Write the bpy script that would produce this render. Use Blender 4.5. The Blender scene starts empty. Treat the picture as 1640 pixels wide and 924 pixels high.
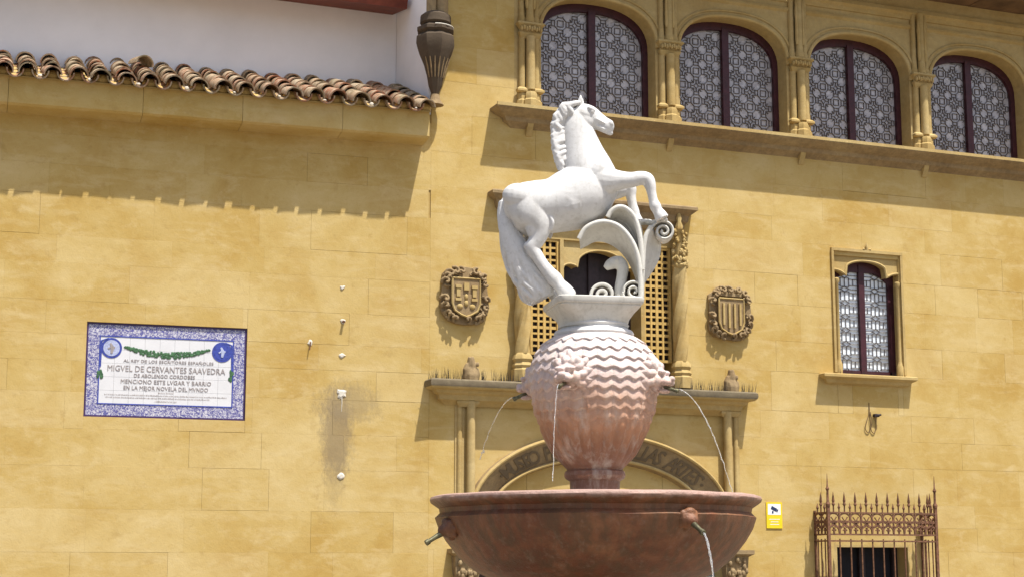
import bpy, bmesh, math, random
from mathutils import Vector, Matrix, noise
R = math.radians
random.seed(7)
scene = bpy.context.scene
COL = scene.collection

# ------------------------------------------------------------------ camera
YAW, PITCH = R(22), R(9.5)
cam_d = bpy.data.cameras.new('camera')
cam = bpy.data.objects.new('camera', cam_d); COL.objects.link(cam)
cam.location = (-7.955, -17.191, 1.6)
cam.rotation_euler = (R(90) + PITCH, 0, -YAW)
cam_d.sensor_width = 36.0
cam_d.lens = 36.0 * 2700 / 1640
cam_d.clip_end = 3000
scene.camera = cam
scene.render.resolution_x, scene.render.resolution_y = 1024, 576

# ------------------------------------------------------------------ sky and sun
SUN_EL, SUN_AZ = R(67), R(23)          # azimuth measured from the wall's normal towards +x
sdir = Vector((math.sin(SUN_AZ)*math.cos(SUN_EL), -math.cos(SUN_AZ)*math.cos(SUN_EL), math.sin(SUN_EL)))
world = bpy.data.worlds.new('World'); scene.world = world; world.use_nodes = True
nt = world.node_tree; nt.nodes.clear()
sky = nt.nodes.new('ShaderNodeTexSky'); sky.sky_type = 'NISHITA'; sky.sun_disc = False
sky.sun_elevation = SUN_EL; sky.sun_rotation = math.atan2(sdir.x, sdir.y)
sky.dust_density = 3.0; sky.air_density = 1.0
bg = nt.nodes.new('ShaderNodeBackground'); bg.inputs[1].default_value = 0.11
wo = nt.nodes.new('ShaderNodeOutputWorld')
nt.links.new(sky.outputs[0], bg.inputs[0]); nt.links.new(bg.outputs[0], wo.inputs[0])
sun_d = bpy.data.lights.new('sun', 'SUN'); sun_d.energy = 5.0; sun_d.angle = R(0.6); sun_d.color = (1, .96, .88)
sun = bpy.data.objects.new('sun', sun_d); COL.objects.link(sun)
sun.rotation_euler = sdir.to_track_quat('Z', 'Y').to_euler()
vs = scene.view_settings
vs.view_transform = 'Standard'; vs.look = 'None'; vs.exposure = 0.50; vs.gamma = 1; vs.use_curve_mapping = False

# ------------------------------------------------------------------ materials
def new_mat(name):
    m = bpy.data.materials.new(name); m.use_nodes = True
    n = m.node_tree; n.nodes.clear()
    out = n.nodes.new('ShaderNodeOutputMaterial'); b = n.nodes.new('ShaderNodeBsdfPrincipled')
    n.links.new(b.outputs[0], out.inputs[0])
    return m, n, b
def N(n, t, **kw):
    x = n.nodes.new('ShaderNode' + t)
    for k, v in kw.items(): setattr(x, k, v)
    return x
def noise_tex(n, vec, scale, detail=5, rough=.6, dist=0):
    t = N(n, 'TexNoise'); t.inputs['Scale'].default_value = scale; t.inputs['Detail'].default_value = detail
    t.inputs['Roughness'].default_value = rough; t.inputs['Distortion'].default_value = dist
    if vec is not None: n.links.new(vec, t.inputs['Vector'])
    return t.outputs['Fac']
def ramp(n, fac, stops, interp='LINEAR'):
    r = N(n, 'ValToRGB'); r.color_ramp.interpolation = interp
    e = r.color_ramp.elements
    while len(e) < len(stops): e.new(.5)
    for i, (p, c) in enumerate(stops):
        e[i].position = p; e[i].color = (*c, 1) if len(c) == 3 else c
    n.links.new(fac, r.inputs[0]); return r.outputs[0]
def mix(n, fac, a, b, mode='MIX'):
    x = N(n, 'Mix', data_type='RGBA', blend_type=mode)
    for s, v in ((x.inputs[0], fac), (x.inputs[6], a), (x.inputs[7], b)):
        if hasattr(v, 'is_output'): n.links.new(v, s)
        elif isinstance(v, (int, float)): s.default_value = v
        else: s.default_value = (*v, 1)
    return x.outputs[2]
def math_n(n, op, a, b=0.0, clamp=False):
    x = N(n, 'Math', operation=op); x.use_clamp = clamp
    for s, v in ((x.inputs[0], a), (x.inputs[1], b)):
        if hasattr(v, 'is_output'): n.links.new(v, s)
        else: s.default_value = v
    return x.outputs[0]
def mapping(n, vec, scale=(1,1,1), loc=(0,0,0)):
    m = N(n, 'Mapping'); m.inputs['Scale'].default_value = scale; m.inputs['Location'].default_value = loc
    n.links.new(vec, m.inputs[0]); return m.outputs[0]
def bump(n, b, h, strength, dist):
    x = N(n, 'Bump'); x.inputs['Strength'].default_value = strength; x.inputs['Distance'].default_value = dist
    n.links.new(h, x.inputs['Height']); n.links.new(x.outputs[0], b.inputs['Normal'])
def setin(b, **kw):
    for k, v in kw.items():
        s = b.inputs[k.replace('_', ' ')]
        s.default_value = (*v, 1) if isinstance(v, tuple) and len(v) == 3 else v

def sandstone(name, cols, rough=.9, stain=False, dirt=.0, dirtcol=(.10,.075,.05), bmp=.35, perobj=.6):
    """golden calcarenite: blotches, pits, pale weathering; every block has its own tone"""
    m, n, b = new_mat(name)
    pos = N(n, 'NewGeometry').outputs['Position']; rnd = N(n, 'ObjectInfo').outputs['Random']
    f1 = noise_tex(n, pos, 1.1, 6, .62, .4); f2 = noise_tex(n, pos, 7, 6, .65, .3); f3 = noise_tex(n, pos, 60, 4, .7)
    f4 = noise_tex(n, mapping(n, pos, (1.2,1.2,4.5)), 1.6, 5, .6, .6)
    a = ramp(n, f1, [(.36, cols[0]), (.50, cols[1]), (.64, cols[2])])
    t = ramp(n, rnd, [(0, cols[0]), (.35, cols[1]), (.7, cols[2]), (1, cols[3])])
    c = mix(n, perobj*.45, a, t)
    c = mix(n, math_n(n, 'MULTIPLY', ramp(n, f4, [(.5,(0,0,0)), (.72,(1,1,1))]), .45), c, cols[3])
    c = mix(n, math_n(n, 'MULTIPLY', ramp(n, f2, [(.52,(0,0,0)), (.78,(1,1,1))]), .5), c, cols[2])
    c = mix(n, math_n(n, 'MULTIPLY', ramp(n, f2, [(.25,(1,1,1)), (.42,(0,0,0))]), .4), c, cols[4])
    c = mix(n, math_n(n, 'MULTIPLY', ramp(n, f3, [(.3,(1,1,1)), (.45,(0,0,0))]), .22), c, cols[4])
    f5 = noise_tex(n, mapping(n, pos, (1,1,1.6)), 3.4, 8, .72, .2)
    c = mix(n, math_n(n, 'MULTIPLY', ramp(n, f5, [(.54,(0,0,0)), (.66,(1,1,1))]), .38), c, cols[3])
    c = mix(n, math_n(n, 'MULTIPLY', ramp(n, f5, [(.33,(1,1,1)), (.43,(0,0,0))]), .40), c, cols[0])
    vp = N(n, 'TexVoronoi'); vp.inputs['Scale'].default_value = 38; n.links.new(pos, vp.inputs['Vector'])
    pit = math_n(n, 'MULTIPLY', ramp(n, vp.outputs['Distance'], [(.08,(1,1,1)), (.2,(0,0,0))]), ramp(n, f2, [(.5,(0,0,0)), (.6,(1,1,1))]))
    c = mix(n, math_n(n, 'MULTIPLY', pit, .45), c, cols[4])
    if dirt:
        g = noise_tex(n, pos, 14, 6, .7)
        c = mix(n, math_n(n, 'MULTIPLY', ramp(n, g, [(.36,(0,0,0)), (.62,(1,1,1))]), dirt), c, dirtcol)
    if stain:
        for (cx, cz, sx, sz, amt, colr) in ((-2.985,3.02,.17,.44,.62,(.20,.155,.105)), (-2.87,3.36,.33,.22,.45,(.22,.17,.11)), (-3.0,2.62,.12,.34,.3,(.24,.18,.10))):
            w = noise_tex(n, mapping(n, pos, (1.6,1,.8)), 13, 9, .8)
            p2 = mapping(n, pos, (1/sx, 0, 1/sz), (-cx/sx, 0, -cz/sz))
            ln = N(n, 'VectorMath', operation='LENGTH'); n.links.new(p2, ln.inputs[0])
            d = math_n(n, 'ADD', ln.outputs['Value'], math_n(n, 'MULTIPLY', math_n(n, 'SUBTRACT', w, .5), 2.4))
            k = N(n, 'MapRange'); k.inputs[1].default_value = 1.25; k.inputs[2].default_value = .6; k.inputs[3].default_value = 0; k.inputs[4].default_value = amt
            n.links.new(d, k.inputs[0]); c = mix(n, k.outputs[0], c, colr)
    n.links.new(c, b.inputs['Base Color']); setin(b, Roughness=rough, Specular_IOR_Level=.2)
    h = math_n(n, 'ADD', math_n(n, 'MULTIPLY', f2, 1.0), math_n(n, 'MULTIPLY', f3, .35))
    bump(n, b, h, bmp, .012)
    return m
GOLD = [(.43,.275,.073), (.49,.345,.118), (.55,.412,.175), (.61,.48,.25), (.32,.195,.058)]
GOLD2 = [(.39,.26,.09), (.45,.32,.125), (.51,.385,.17), (.56,.435,.22), (.26,.165,.06)]
M = {}
M['stone'] = sandstone('golden_sandstone', GOLD, stain=True)
M['trim'] = sandstone('carved_sandstone', GOLD2, bmp=.3, dirt=.18)
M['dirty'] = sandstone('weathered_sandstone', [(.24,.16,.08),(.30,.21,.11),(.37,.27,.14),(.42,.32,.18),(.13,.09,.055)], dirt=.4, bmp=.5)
M['black_stone'] = sandstone('blackened_stone', [(.045,.031,.022),(.065,.046,.032),(.09,.066,.045),(.15,.115,.08),(.022,.016,.012)], dirt=.4, bmp=.5)
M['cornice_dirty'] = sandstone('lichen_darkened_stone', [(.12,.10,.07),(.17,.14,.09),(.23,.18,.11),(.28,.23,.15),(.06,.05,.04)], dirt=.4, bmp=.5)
M['letter_stone'] = sandstone('grimy_carved_letters', [(.11,.08,.05),(.14,.105,.065),(.18,.135,.085),(.21,.165,.105),(.07,.05,.033)], bmp=.3)
M['mortar'] = sandstone('joint_mortar', [(.42,.29,.105)]*3+[(.48,.35,.14),(.34,.23,.08)], bmp=.3)

def plain(name, col, rough=.6, metal=0, var=.25, scale=12, bmp=.15, spec=.4):
    m, n, b = new_mat(name)
    pos = N(n, 'NewGeometry').outputs['Position']
    f = noise_tex(n, pos, scale, 5, .65)
    lo = tuple(x*(1-var) for x in col); hi = tuple(min(1, x*(1+var)) for x in col)
    n.links.new(ramp(n, f, [(.3, lo), (.7, hi)]), b.inputs['Base Color'])
    setin(b, Roughness=rough, Metallic=metal, Specular_IOR_Level=spec)
    if bmp: bump(n, b, noise_tex(n, pos, scale*5, 4, .6), bmp, .004)
    return m
M['white_wall'] = plain('whitewashed_wall', (.83,.82,.83), .9, var=.06, scale=1.3, bmp=.35)
M['brown_wood'] = plain('red_brown_painted_wood', (.16,.035,.018), .6, var=.3, scale=8)
M['soffit'] = plain('old_roof_boards', (.15,.085,.04), .8, var=.45, scale=3)
M['frame'] = plain('dark_maroon_window_frame', (.05,.012,.018), .5, var=.3)
M['lead'] = plain('lead_came', (.11,.095,.095), .55, metal=.1, var=.3, scale=30, bmp=0)
M['iron'] = plain('rusty_iron', (.17,.082,.045), .8, metal=.15, var=.55, scale=30)
M['dark'] = plain('dark_room', (.012,.012,.02), .8, bmp=0)
M['door_wood'] = plain('dark_door_wood', (.06,.03,.02), .6)
M['plaster'] = plain('white_plaster_dab', (.62,.58,.50), .9, var=.15, scale=40)
M['bronze'] = plain('bronze_pipe', (.16,.15,.09), .45, metal=.7, var=.5, scale=40)
M['spike'] = plain('steel_spike', (.045,.04,.035), .5, metal=.5, var=.3)
M['screen'] = plain('painted_lattice', (.50,.33,.10), .75, var=.2, scale=10)
M['shutter'] = plain('dark_shutter', (.028,.018,.022), .6, var=.4)
M['paving'] = plain('pale_cobbled_paving', (.20,.17,.13), .9, var=.35, scale=6, bmp=.4)

def glass_mat(name='leaded_lilac_glass', cols=((.33,.31,.33), (.43,.41,.43), (.53,.515,.54))):
    m, n, b = new_mat(name)
    pos = N(n, 'NewGeometry').outputs['Position']
    v = N(n, 'TexVoronoi'); v.inputs['Scale'].default_value = 22; n.links.new(pos, v.inputs['Vector'])
    c = ramp(n, v.outputs['Color'], [(0,cols[0]), (.5,cols[1]), (1,cols[2])])
    n.links.new(c, b.inputs['Base Color']); setin(b, Roughness=.22, Specular_IOR_Level=.6)
    bump(n, b, noise_tex(n, pos, 25, 3), .25, .01)
    return m
M['glass'] = glass_mat(); M['glass_pale'] = glass_mat('pale_blue_glass', ((.70,.76,.84), (.80,.86,.92), (.88,.93,.97)))

def terracotta():
    m, n, b = new_mat('old_terracotta_tile')
    pos = N(n, 'NewGeometry').outputs['Position']; rnd = N(n, 'ObjectInfo').outputs['Random']
    base = ramp(n, rnd, [(0,(.30,.10,.05)), (.22,(.33,.15,.085)), (.45,(.36,.24,.14)), (.65,(.26,.17,.10)), (.85,(.40,.30,.20)), (1,(.30,.12,.07))])
    f = noise_tex(n, pos, 16, 6, .7); g = noise_tex(n, pos, 40, 5, .7)
    c = mix(n, ramp(n, f, [(.42,(0,0,0)), (.60,(.85,.85,.85))]), base, (.42,.36,.26))
    moss = noise_tex(n, pos, 6, 6, .7)
    c = mix(n, ramp(n, moss, [(.50,(0,0,0)), (.64,(.7,.7,.7))]), c, (.13,.12,.06))
    c = mix(n, ramp(n, g, [(.55,(0,0,0)), (.72,(.8,.8,.8))]), c, (.075,.06,.045))
    n.links.new(c, b.inputs['Base Color']); setin(b, Roughness=.92, Specular_IOR_Level=.15)
    bump(n, b, g, .5, .006); return m
M['tile'] = terracotta()

def marble(name, a, bcol, dirt, damt, rough=.5, bmp=.15):
    m, n, b = new_mat(name)
    pos = N(n, 'NewGeometry').outputs['Position']
    f = noise_tex(n, pos, 5, 6, .65, .5); g = noise_tex(n, pos, 30, 5, .7)
    c = ramp(n, f, [(.3, a), (.7, bcol)])
    c = mix(n, math_n(n, 'MULTIPLY', ramp(n, g, [(.52,(0,0,0)), (.75,(1,1,1))]), damt), c, dirt)
    stk = noise_tex(n, mapping(n, pos, (9,9,1.3)), 1.6, 7, .7)
    c = mix(n, math_n(n, 'MULTIPLY', ramp(n, stk, [(.52,(0,0,0)), (.68,(1,1,1))]), damt*.7), c, dirt)
    n.links.new(c, b.inputs['Base Color']); setin(b, Roughness=rough, Specular_IOR_Level=.35)
    bump(n, b, math_n(n, 'ADD', f, math_n(n, 'MULTIPLY', g, .5)), bmp, .006); return m
M['white_marble'] = marble('white_statue_stone', (.57,.565,.56), (.68,.67,.66), (.37,.35,.31), .5, .7, .5)
M['grey_marble'] = marble('greyed_scroll_stone', (.52,.505,.46), (.66,.645,.60), (.32,.30,.25), .5, .7)
def urn_mat():
    """pink marble, bleached at the shoulder, rusty orange where the water runs below"""
    m, n, b = new_mat('pink_fountain_marble')
    tc = N(n, 'NewGeometry').outputs['Position']
    sx = N(n, 'SeparateXYZ'); n.links.new(tc, sx.inputs[0]); z = sx.outputs[2]
    f = noise_tex(n, tc, 4, 6, .65, .6); g = noise_tex(n, tc, 26, 5, .7)
    zz = math_n(n, 'ADD', z, math_n(n, 'MULTIPLY', math_n(n, 'SUBTRACT', f, .5), .42))
    k = N(n, 'MapRange'); k.inputs[1].default_value = 2.2; k.inputs[2].default_value = 3.3; n.links.new(zz, k.inputs[0])
    c = ramp(n, k.outputs[0], [(0,(.20,.085,.05)), (.18,(.29,.12,.058)), (.32,(.46,.215,.11)), (.46,(.58,.37,.27)), (.62,(.62,.50,.47)), (.88,(.64,.57,.55)), (1,(.65,.60,.58))])
    c = mix(n, math_n(n, 'MULTIPLY', ramp(n, f, [(.56,(0,0,0)), (.70,(1,1,1))]), .35), c, (.56,.27,.14))
    f6 = noise_tex(n, mapping(n, tc, (3,3,.7)), 3.2, 7, .7)
    c = mix(n, math_n(n, 'MULTIPLY', ramp(n, f6, [(.50,(0,0,0)), (.66,(1,1,1))]), .45), c, (.66,.56,.47))
    c = mix(n, math_n(n, 'MULTIPLY', ramp(n, f6, [(.32,(1,1,1)), (.44,(0,0,0))]), .40), c, (.30,.19,.14))
    c = mix(n, math_n(n, 'MULTIPLY', ramp(n, g, [(.52,(0,0,0)), (.68,(1,1,1))]), .42), c, (.30,.20,.165))
    n.links.new(c, b.inputs['Base Color']); setin(b, Roughness=.55, Specular_IOR_Level=.35)
    bump(n, b, math_n(n, 'ADD', g, noise_tex(n, tc, 90, 4, .7)), .6, .007); return m
M['urn'] = urn_mat()
def basin_mat():
    m, n, b = new_mat('red_basin_marble')
    pos = N(n, 'NewGeometry').outputs['Position']
    sx = N(n, 'SeparateXYZ'); n.links.new(pos, sx.inputs[0])
    f = noise_tex(n, pos, 2.2, 6, .65, .8); g = noise_tex(n, pos, 18, 6, .7); st = noise_tex(n, mapping(n, pos, (9,9,.8)), 1.5, 5, .6)
    c = ramp(n, f, [(.30,(.105,.034,.017)), (.47,(.18,.064,.029)), (.62,(.26,.112,.052))])
    c = mix(n, ramp(n, st, [(.42,(0,0,0)), (.62,(.7,.7,.7))]), c, (.10,.058,.03))
    lime = noise_tex(n, mapping(n, pos, (5,5,1.1)), 1.9, 8, .75)
    c = mix(n, ramp(n, lime, [(.56,(0,0,0)), (.72,(.32,.32,.32))]), c, (.36,.27,.20))
    c = mix(n, ramp(n, g, [(.55,(0,0,0)), (.75,(.5,.5,.5))]), c, (.30,.19,.14))
    k = N(n, 'MapRange'); k.inputs[1].default_value = 2.035; k.inputs[2].default_value = 2.075
    n.links.new(math_n(n, 'ADD', sx.outputs[2], math_n(n, 'MULTIPLY', math_n(n, 'SUBTRACT', g, .5), .06)), k.inputs[0])
    c = mix(n, math_n(n, 'MULTIPLY', k.outputs[0], .85), c, (.46,.31,.26))
    n.links.new(c, b.inputs['Base Color']); setin(b, Roughness=.48, Specular_IOR_Level=.4)
    bump(n, b, math_n(n, 'ADD', g, math_n(n, 'ADD', f, noise_tex(n, pos, 70, 4, .7))), .5, .010); return m
M['basin'] = basin_mat()
def water():
    m, n, b = new_mat('falling_water')
    setin(b, Base_Color=(.95,.96,.97), Roughness=.08, IOR=1.33, Transmission_Weight=.75, Specular_IOR_Level=.6); return m
M['water'] = water()
def ceramic_border():
    m, n, b = new_mat('blue_white_glazed_border')
    tc = N(n, 'TexCoord').outputs['Object']
    v = N(n, 'TexVoronoi', feature='DISTANCE_TO_EDGE'); v.inputs['Scale'].default_value = 26
    n.links.new(mapping(n, tc, (1,.0,1)), v.inputs['Vector'])
    w = noise_tex(n, tc, 38, 3, .5, 1.6)
    c = ramp(n, w, [(.47,(.55,.54,.60)), (.55,(.11,.11,.30))])
    c = mix(n, ramp(n, v.outputs[0], [(.03,(.7,.7,.7)), (.08,(0,0,0))]), c, (.10,.09,.28))
    n.links.new(c, b.inputs['Base Color']); setin(b, Roughness=.25); return m
M['border'] = ceramic_border()
M['ceramic'] = plain('white_glazed_tile', (.66,.66,.68), .25, var=.05, scale=5, bmp=.03)
M['blue'] = plain('cobalt_glaze', (.05,.07,.32), .25, var=.3, scale=30, bmp=0)
M['paleblue'] = plain('pale_blue_glaze', (.40,.44,.62), .25, var=.3, scale=60, bmp=0)
M['green'] = plain('green_glaze', (.055,.13,.06), .3, var=.7, scale=60, bmp=0)
M['brown_glaze'] = plain('brown_lettering_glaze', (.33,.29,.28), .35, var=.25, bmp=0)
M['maroon'] = plain('dark_violet_edge_glaze', (.05,.025,.10), .35, var=.3, bmp=0)
M['yellow'] = plain('yellow_plastic', (.80,.58,.015), .4, var=.06, bmp=0)
M['sign_white'] = plain('white_print', (.78,.80,.80), .4, var=.05, bmp=0)
M['sign_blue'] = plain('navy_print', (.02,.035,.10), .4, var=.1, bmp=0)
M['cable'] = plain('weathered_cable', (.16,.10,.045), .7, var=.3, bmp=0)

# ------------------------------------------------------------------ mesh helpers
class MB:
    def __init__(s): s.v = []; s.f = []
    def add(s, vs, fs):
        o = len(s.v); s.v += [tuple(v) for v in vs]; s.f += [tuple(i+o for i in f) for f in fs]; return s
    def box(s, x0, x1, y0, y1, z0, z1):
        return s.add([(x0,y0,z0),(x1,y0,z0),(x1,y1,z0),(x0,y1,z0),(x0,y0,z1),(x1,y0,z1),(x1,y1,z1),(x0,y1,z1)],
                     [(0,3,2,1),(4,5,6,7),(0,1,5,4),(1,2,6,5),(2,3,7,6),(3,0,4,7)])
    def rings(s, rings, caps=True, closed=False):
        k = len(rings[0]); vs = [p for r in rings for p in r]; fs = []
        m = len(rings)
        for i in range(m if closed else m-1):
            a, b = i*k, ((i+1) % m)*k
            for j in range(k):
                j2 = (j+1) % k; fs.append((a+j, a+j2, b+j2, b+j))
        if caps and not closed:
            fs.append(tuple(reversed(range(k)))); fs.append(tuple((m-1)*k+j for j in range(k)))
        return s.add(vs, fs)
    def lathe(s, prof, cx=0, cy=0, n=24, caps=True, ph=0):
        return s.rings([[(cx+r*math.cos(ph+2*math.pi*j/n), cy+r*math.sin(ph+2*math.pi*j/n), z) for j in range(n)] for r, z in prof], caps)
    def tube(s, pts, rad, n=8, caps=True, flat=None):
        pts = [Vector(p) for p in pts]; rad = rad if isinstance(rad, (list, tuple)) else [rad]*len(pts)
        up = None; rs = []
        for i, p in enumerate(pts):
            t = (pts[min(i+1, len(pts)-1)] - pts[max(i-1, 0)]).normalized()
            if up is None:
                up = Vector((0,1,0)) if abs(t.y) < .9 else Vector((1,0,0))
            up = (up - t*up.dot(t)).normalized(); w = t.cross(up)
            rs.append([tuple(p + (up*math.cos(2*math.pi*j/n)*(flat or 1) + w*math.sin(2*math.pi*j/n))*rad[i]) for j in range(n)])
        return s.rings(rs, caps)
    def ell(s, c, r, n=12, m=8, rot=None):
        rs = []
        for i in range(1, m):
            t = math.pi*i/m
            rs.append([Vector((r[0]*math.sin(t)*math.cos(2*math.pi*j/n), r[1]*math.sin(t)*math.sin(2*math.pi*j/n), -r[2]*math.cos(t))) for j in range(n)])
        top, bot = Vector((0,0,r[2])), Vector((0,0,-r[2]))
        vs = [p for q in rs for p in q] + [bot, top]
        if rot: vs = [rot @ p for p in vs]
        vs = [p + Vector(c) for p in vs]; b, tt = len(vs)-2, len(vs)-1; fs = []
        for i in range(m-2):
            for j in range(n):
                j2 = (j+1) % n; fs.append((i*n+j, i*n+j2, (i+1)*n+j2, (i+1)*n+j))
        for j in range(n):
            j2 = (j+1) % n; fs.append((b, j2, j)); fs.append((tt, (m-2)*n+j, (m-2)*n+j2))
        return s.add(vs, fs)
    def moulding(s, x0, x1, prof, ret=1.0, y0=0):
        """horizontal moulding on a wall: prof = [(outwards, z)] from top to bottom, mitred returns"""
        k = len(prof)
        a = [(x0 - o*ret, y0-o, z) for o, z in prof]; b = [(x1 + o*ret, y0-o, z) for o, z in prof]
        a0 = [(x0 - o*ret if ret else x0, y0, z) for o, z in prof]; b0 = [(x1 + o*ret if ret else x1, y0, z) for o, z in prof]
        vs = a + b + a0 + b0; fs = []
        for i in range(k-1):
            fs += [(i, i+1, k+i+1, k+i), (2*k+i, 2*k+i+1, i+1, i), (k+i, k+i+1, 3*k+i+1, 3*k+i)]
        fs += [(0, k, 3*k, 2*k), (k-1, 3*k-1, 4*k-1, 2*k-1)]
        return s.add(vs, fs)
    def prism(s, poly, y0, y1):
        """polygon in (x, z) extruded from y0 (front) to y1"""
        k = len(poly)
        return s.add([(x,y0,z) for x,z in poly]+[(x,y1,z) for x,z in poly],
                     [tuple(range(k)), tuple(reversed(range(k,2*k)))]+[(i, k+i, k+(i+1)%k, (i+1)%k) for i in range(k)])
    def mesh(s, name, smooth=None):
        me = bpy.data.meshes.new(name); me.from_pydata(s.v, [], s.f); 
        bm = bmesh.new(); bm.from_mesh(me); bmesh.ops.recalc_face_normals(bm, faces=bm.faces); bm.to_mesh(me); bm.free()
        if smooth is not None:
            me.polygons.foreach_set('use_smooth', [True]*len(me.polygons)); me.set_sharp_from_angle(angle=R(smooth))
        return me
    def build(s, name, mat, parent=None, smooth=None, label=None):
        return obj(name, s.mesh(name, smooth), mat, parent, label)
def obj(name, me, mat, parent=None, label=None):
    if mat is not None and len(me.materials) == 0: me.materials.append(M[mat])
    o = bpy.data.objects.new(name, me); COL.objects.link(o); o.parent = parent
    if label: o['label'] = label
    return o
def thing(name, label, cat, loc=(0,0,0), rz=0, group=None):
    o = bpy.data.objects.new(name, None); COL.objects.link(o); o.location = loc; o.rotation_euler = (0,0,rz)
    o.empty_display_size = .2
    return tag(o, label, cat, group)
def tag(o, label, cat, group=None):
    o['label'] = label; o['category'] = cat
    if group: o['group'] = group
    return o
def part(name, parent, label=None, loc=(0,0,0)):
    o = bpy.data.objects.new(name, None); COL.objects.link(o); o.parent = parent; o.location = loc; o.empty_display_size = .1
    if label: o['label'] = label
    return o
def fuse(name, mb, voxel, it, mat, parent, label=None, fac=.5):
    """melt overlapping volumes into one continuous carved surface"""
    me = mb.mesh('tmp'); o = bpy.data.objects.new('tmp', me); COL.objects.link(o)
    m = o.modifiers.new('r', 'REMESH'); m.mode = 'VOXEL'; m.voxel_size = voxel
    if it:
        sm = o.modifiers.new('s', 'SMOOTH'); sm.iterations = it; sm.factor = fac
    dg = bpy.context.evaluated_depsgraph_get(); ev = o.evaluated_get(dg)
    new = bpy.data.meshes.new_from_object(ev, depsgraph=dg); new.name = name
    bpy.data.objects.remove(o); bpy.data.meshes.remove(me)
    new.polygons.foreach_set('use_smooth', [True]*len(new.polygons)); new.materials.clear()
    return obj(name, new, mat, parent, label)
def text_mesh(txt, size, extrude=.0, bold=0.0):
    cu = bpy.data.curves.new('t', 'FONT'); cu.body = txt; cu.size = size; cu.extrude = extrude; cu.align_x = 'CENTER'; cu.offset = bold; cu.resolution_u = 2
    o = bpy.data.objects.new('t', cu); COL.objects.link(o)
    dg = bpy.context.evaluated_depsgraph_get(); me = bpy.data.meshes.new_from_object(o.evaluated_get(dg), depsgraph=dg)
    bpy.data.objects.remove(o); bpy.data.curves.remove(cu); return me
def catmull(pts, sub=4):
    out = []; n = len(pts)
    for i in range(n-1):
        p0, p1, p2, p3 = pts[max(i-1,0)], pts[i], pts[i+1], pts[min(i+2,n-1)]
        for k in range(sub):
            t = k/sub
            out.append(tuple(.5*((2*b)+(-a+c)*t+(2*a-5*b+4*c-d)*t*t+(-a+3*b-3*c+d)*t**3) for a,b,c,d in zip(p0,p1,p2,p3)))
    out.append(tuple(pts[-1])); return out
def rect_sub(r, h):
    x0,x1,z0,z1 = r; a0,a1,b0,b1 = h
    if a0 >= x1 or a1 <= x0 or b0 >= z1 or b1 <= z0: return [r]
    o = []
    if a0 > x0: o.append((x0, a0, z0, z1))
    if a1 < x1: o.append((a1, x1, z0, z1))
    m0, m1 = max(x0,a0), min(x1,a1)
    if b0 > z0: o.append((m0, m1, z0, b0))
    if b1 < z1: o.append((m0, m1, b1, z1))
    return o
def ashlar(wall, x0, x1, zs, holes, rng, lmin=.55, lmax=1.35, mat='stone'):
    """courses of squared blocks, each an object: fine joints, slightly uneven faces"""
    for i in range(len(zs)-1):
        x = x0 - rng.uniform(0, .6)
        while x < x1:
            L = rng.uniform(lmin, lmax); rs = [(max(x,x0), min(x+L,x1), zs[i], zs[i+1])]; x += L
            if rs[0][1]-rs[0][0] < .03: continue
            for h in holes: rs = [q for r in rs for q in rect_sub(r, h)]
            for (a,b,c,d) in rs:
                if b-a < .02 or d-c < .02: continue
                g = rng.choice((.0001,.0001,.0002,.0002,.0003,.0016)); e = rng.uniform(.0004,.0012); y = -rng.uniform(0,.0010)
                t = rng.uniform(-.0006,.0006)
                mb = MB(); A,B,C_,D = a+g, b-g, c+g*rng.choice((.6,1,1.6)), d-g
                vs = [(A,.012,C_),(B,.012,C_),(B,.012,D),(A,.012,D),(A,y+e,C_),(B,y+e+t,C_),(B,y+e+t,D),(A,y+e,D),
                      (A+e,y,C_+e),(B-e,y+t,C_+e),(B-e,y+t,D-e),(A+e,y,D-e)]
                fs = [(4,5,9,8),(5,6,10,9),(6,7,11,10),(7,4,8,11),(8,9,10,11),(0,1,5,4),(1,2,6,5),(2,3,7,6),(3,0,4,7)]
                mb.add(vs, fs).build('stone', mat, wall)
def backing(parent, rect, holes, y0, y1, mat='mortar', name='wall'):
    rs = [rect]
    for h in holes: rs = [q for r in rs for q in rect_sub(r, h)]
    mb = MB()
    for a,b,c,d in rs: mb.box(a,b,y0,y1,c,d)
    return mb.build(name, mat, parent)

# ------------------------------------------------------------------ ground
g = MB().box(-400, 400, -400, 400, -.3, 0).build('ground', 'paving'); g['kind'] = 'structure'

# ================================================================== museum building
HX = -1.976; LA = R(-4)
mus = thing('museum_building', 'golden sandstone museum with arched gallery of leaded windows and carved portal', 'building')
rng = random.Random(3)
G0, GT = 6.73, 9.3
H_gal = (-.98, 12, G0, 12)
H_cen = (-.80, 1.00, 3.74, 5.40)
H_por = (-1.52, 1.67, -1, 3.50)
H_rw = (3.20, 4.13, 3.92, 5.38)
H_lw = (3.10, 4.13, .75, 1.90)
holes = [H_gal, H_cen, H_por, H_rw, H_lw]
wall = backing(mus, (HX, 10.5, -.05, GT), holes, .010, .35)
zs = [0]
while zs[-1] < 9.2: zs.append(zs[-1] + rng.uniform(.27, .47))
zs = [z for z in zs if z < 9.1] + [GT]
i0 = max(i for i, z in enumerate(zs) if z < 1.2)
ashlar(wall, HX, 8.2, zs[i0:], holes, rng)
MB().box(HX, 10.5, .004, .012, -.05, zs[i0]).build('plinth_course', 'stone', mus)
# white-painted flank of the building, going back from the corner
MB().box(HX-.03, HX-.002, .012, 3.0, 6.0, 9.6).build('flank_wall', 'white_wall', mus, label='white painted flank wall at the corner')

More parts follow.
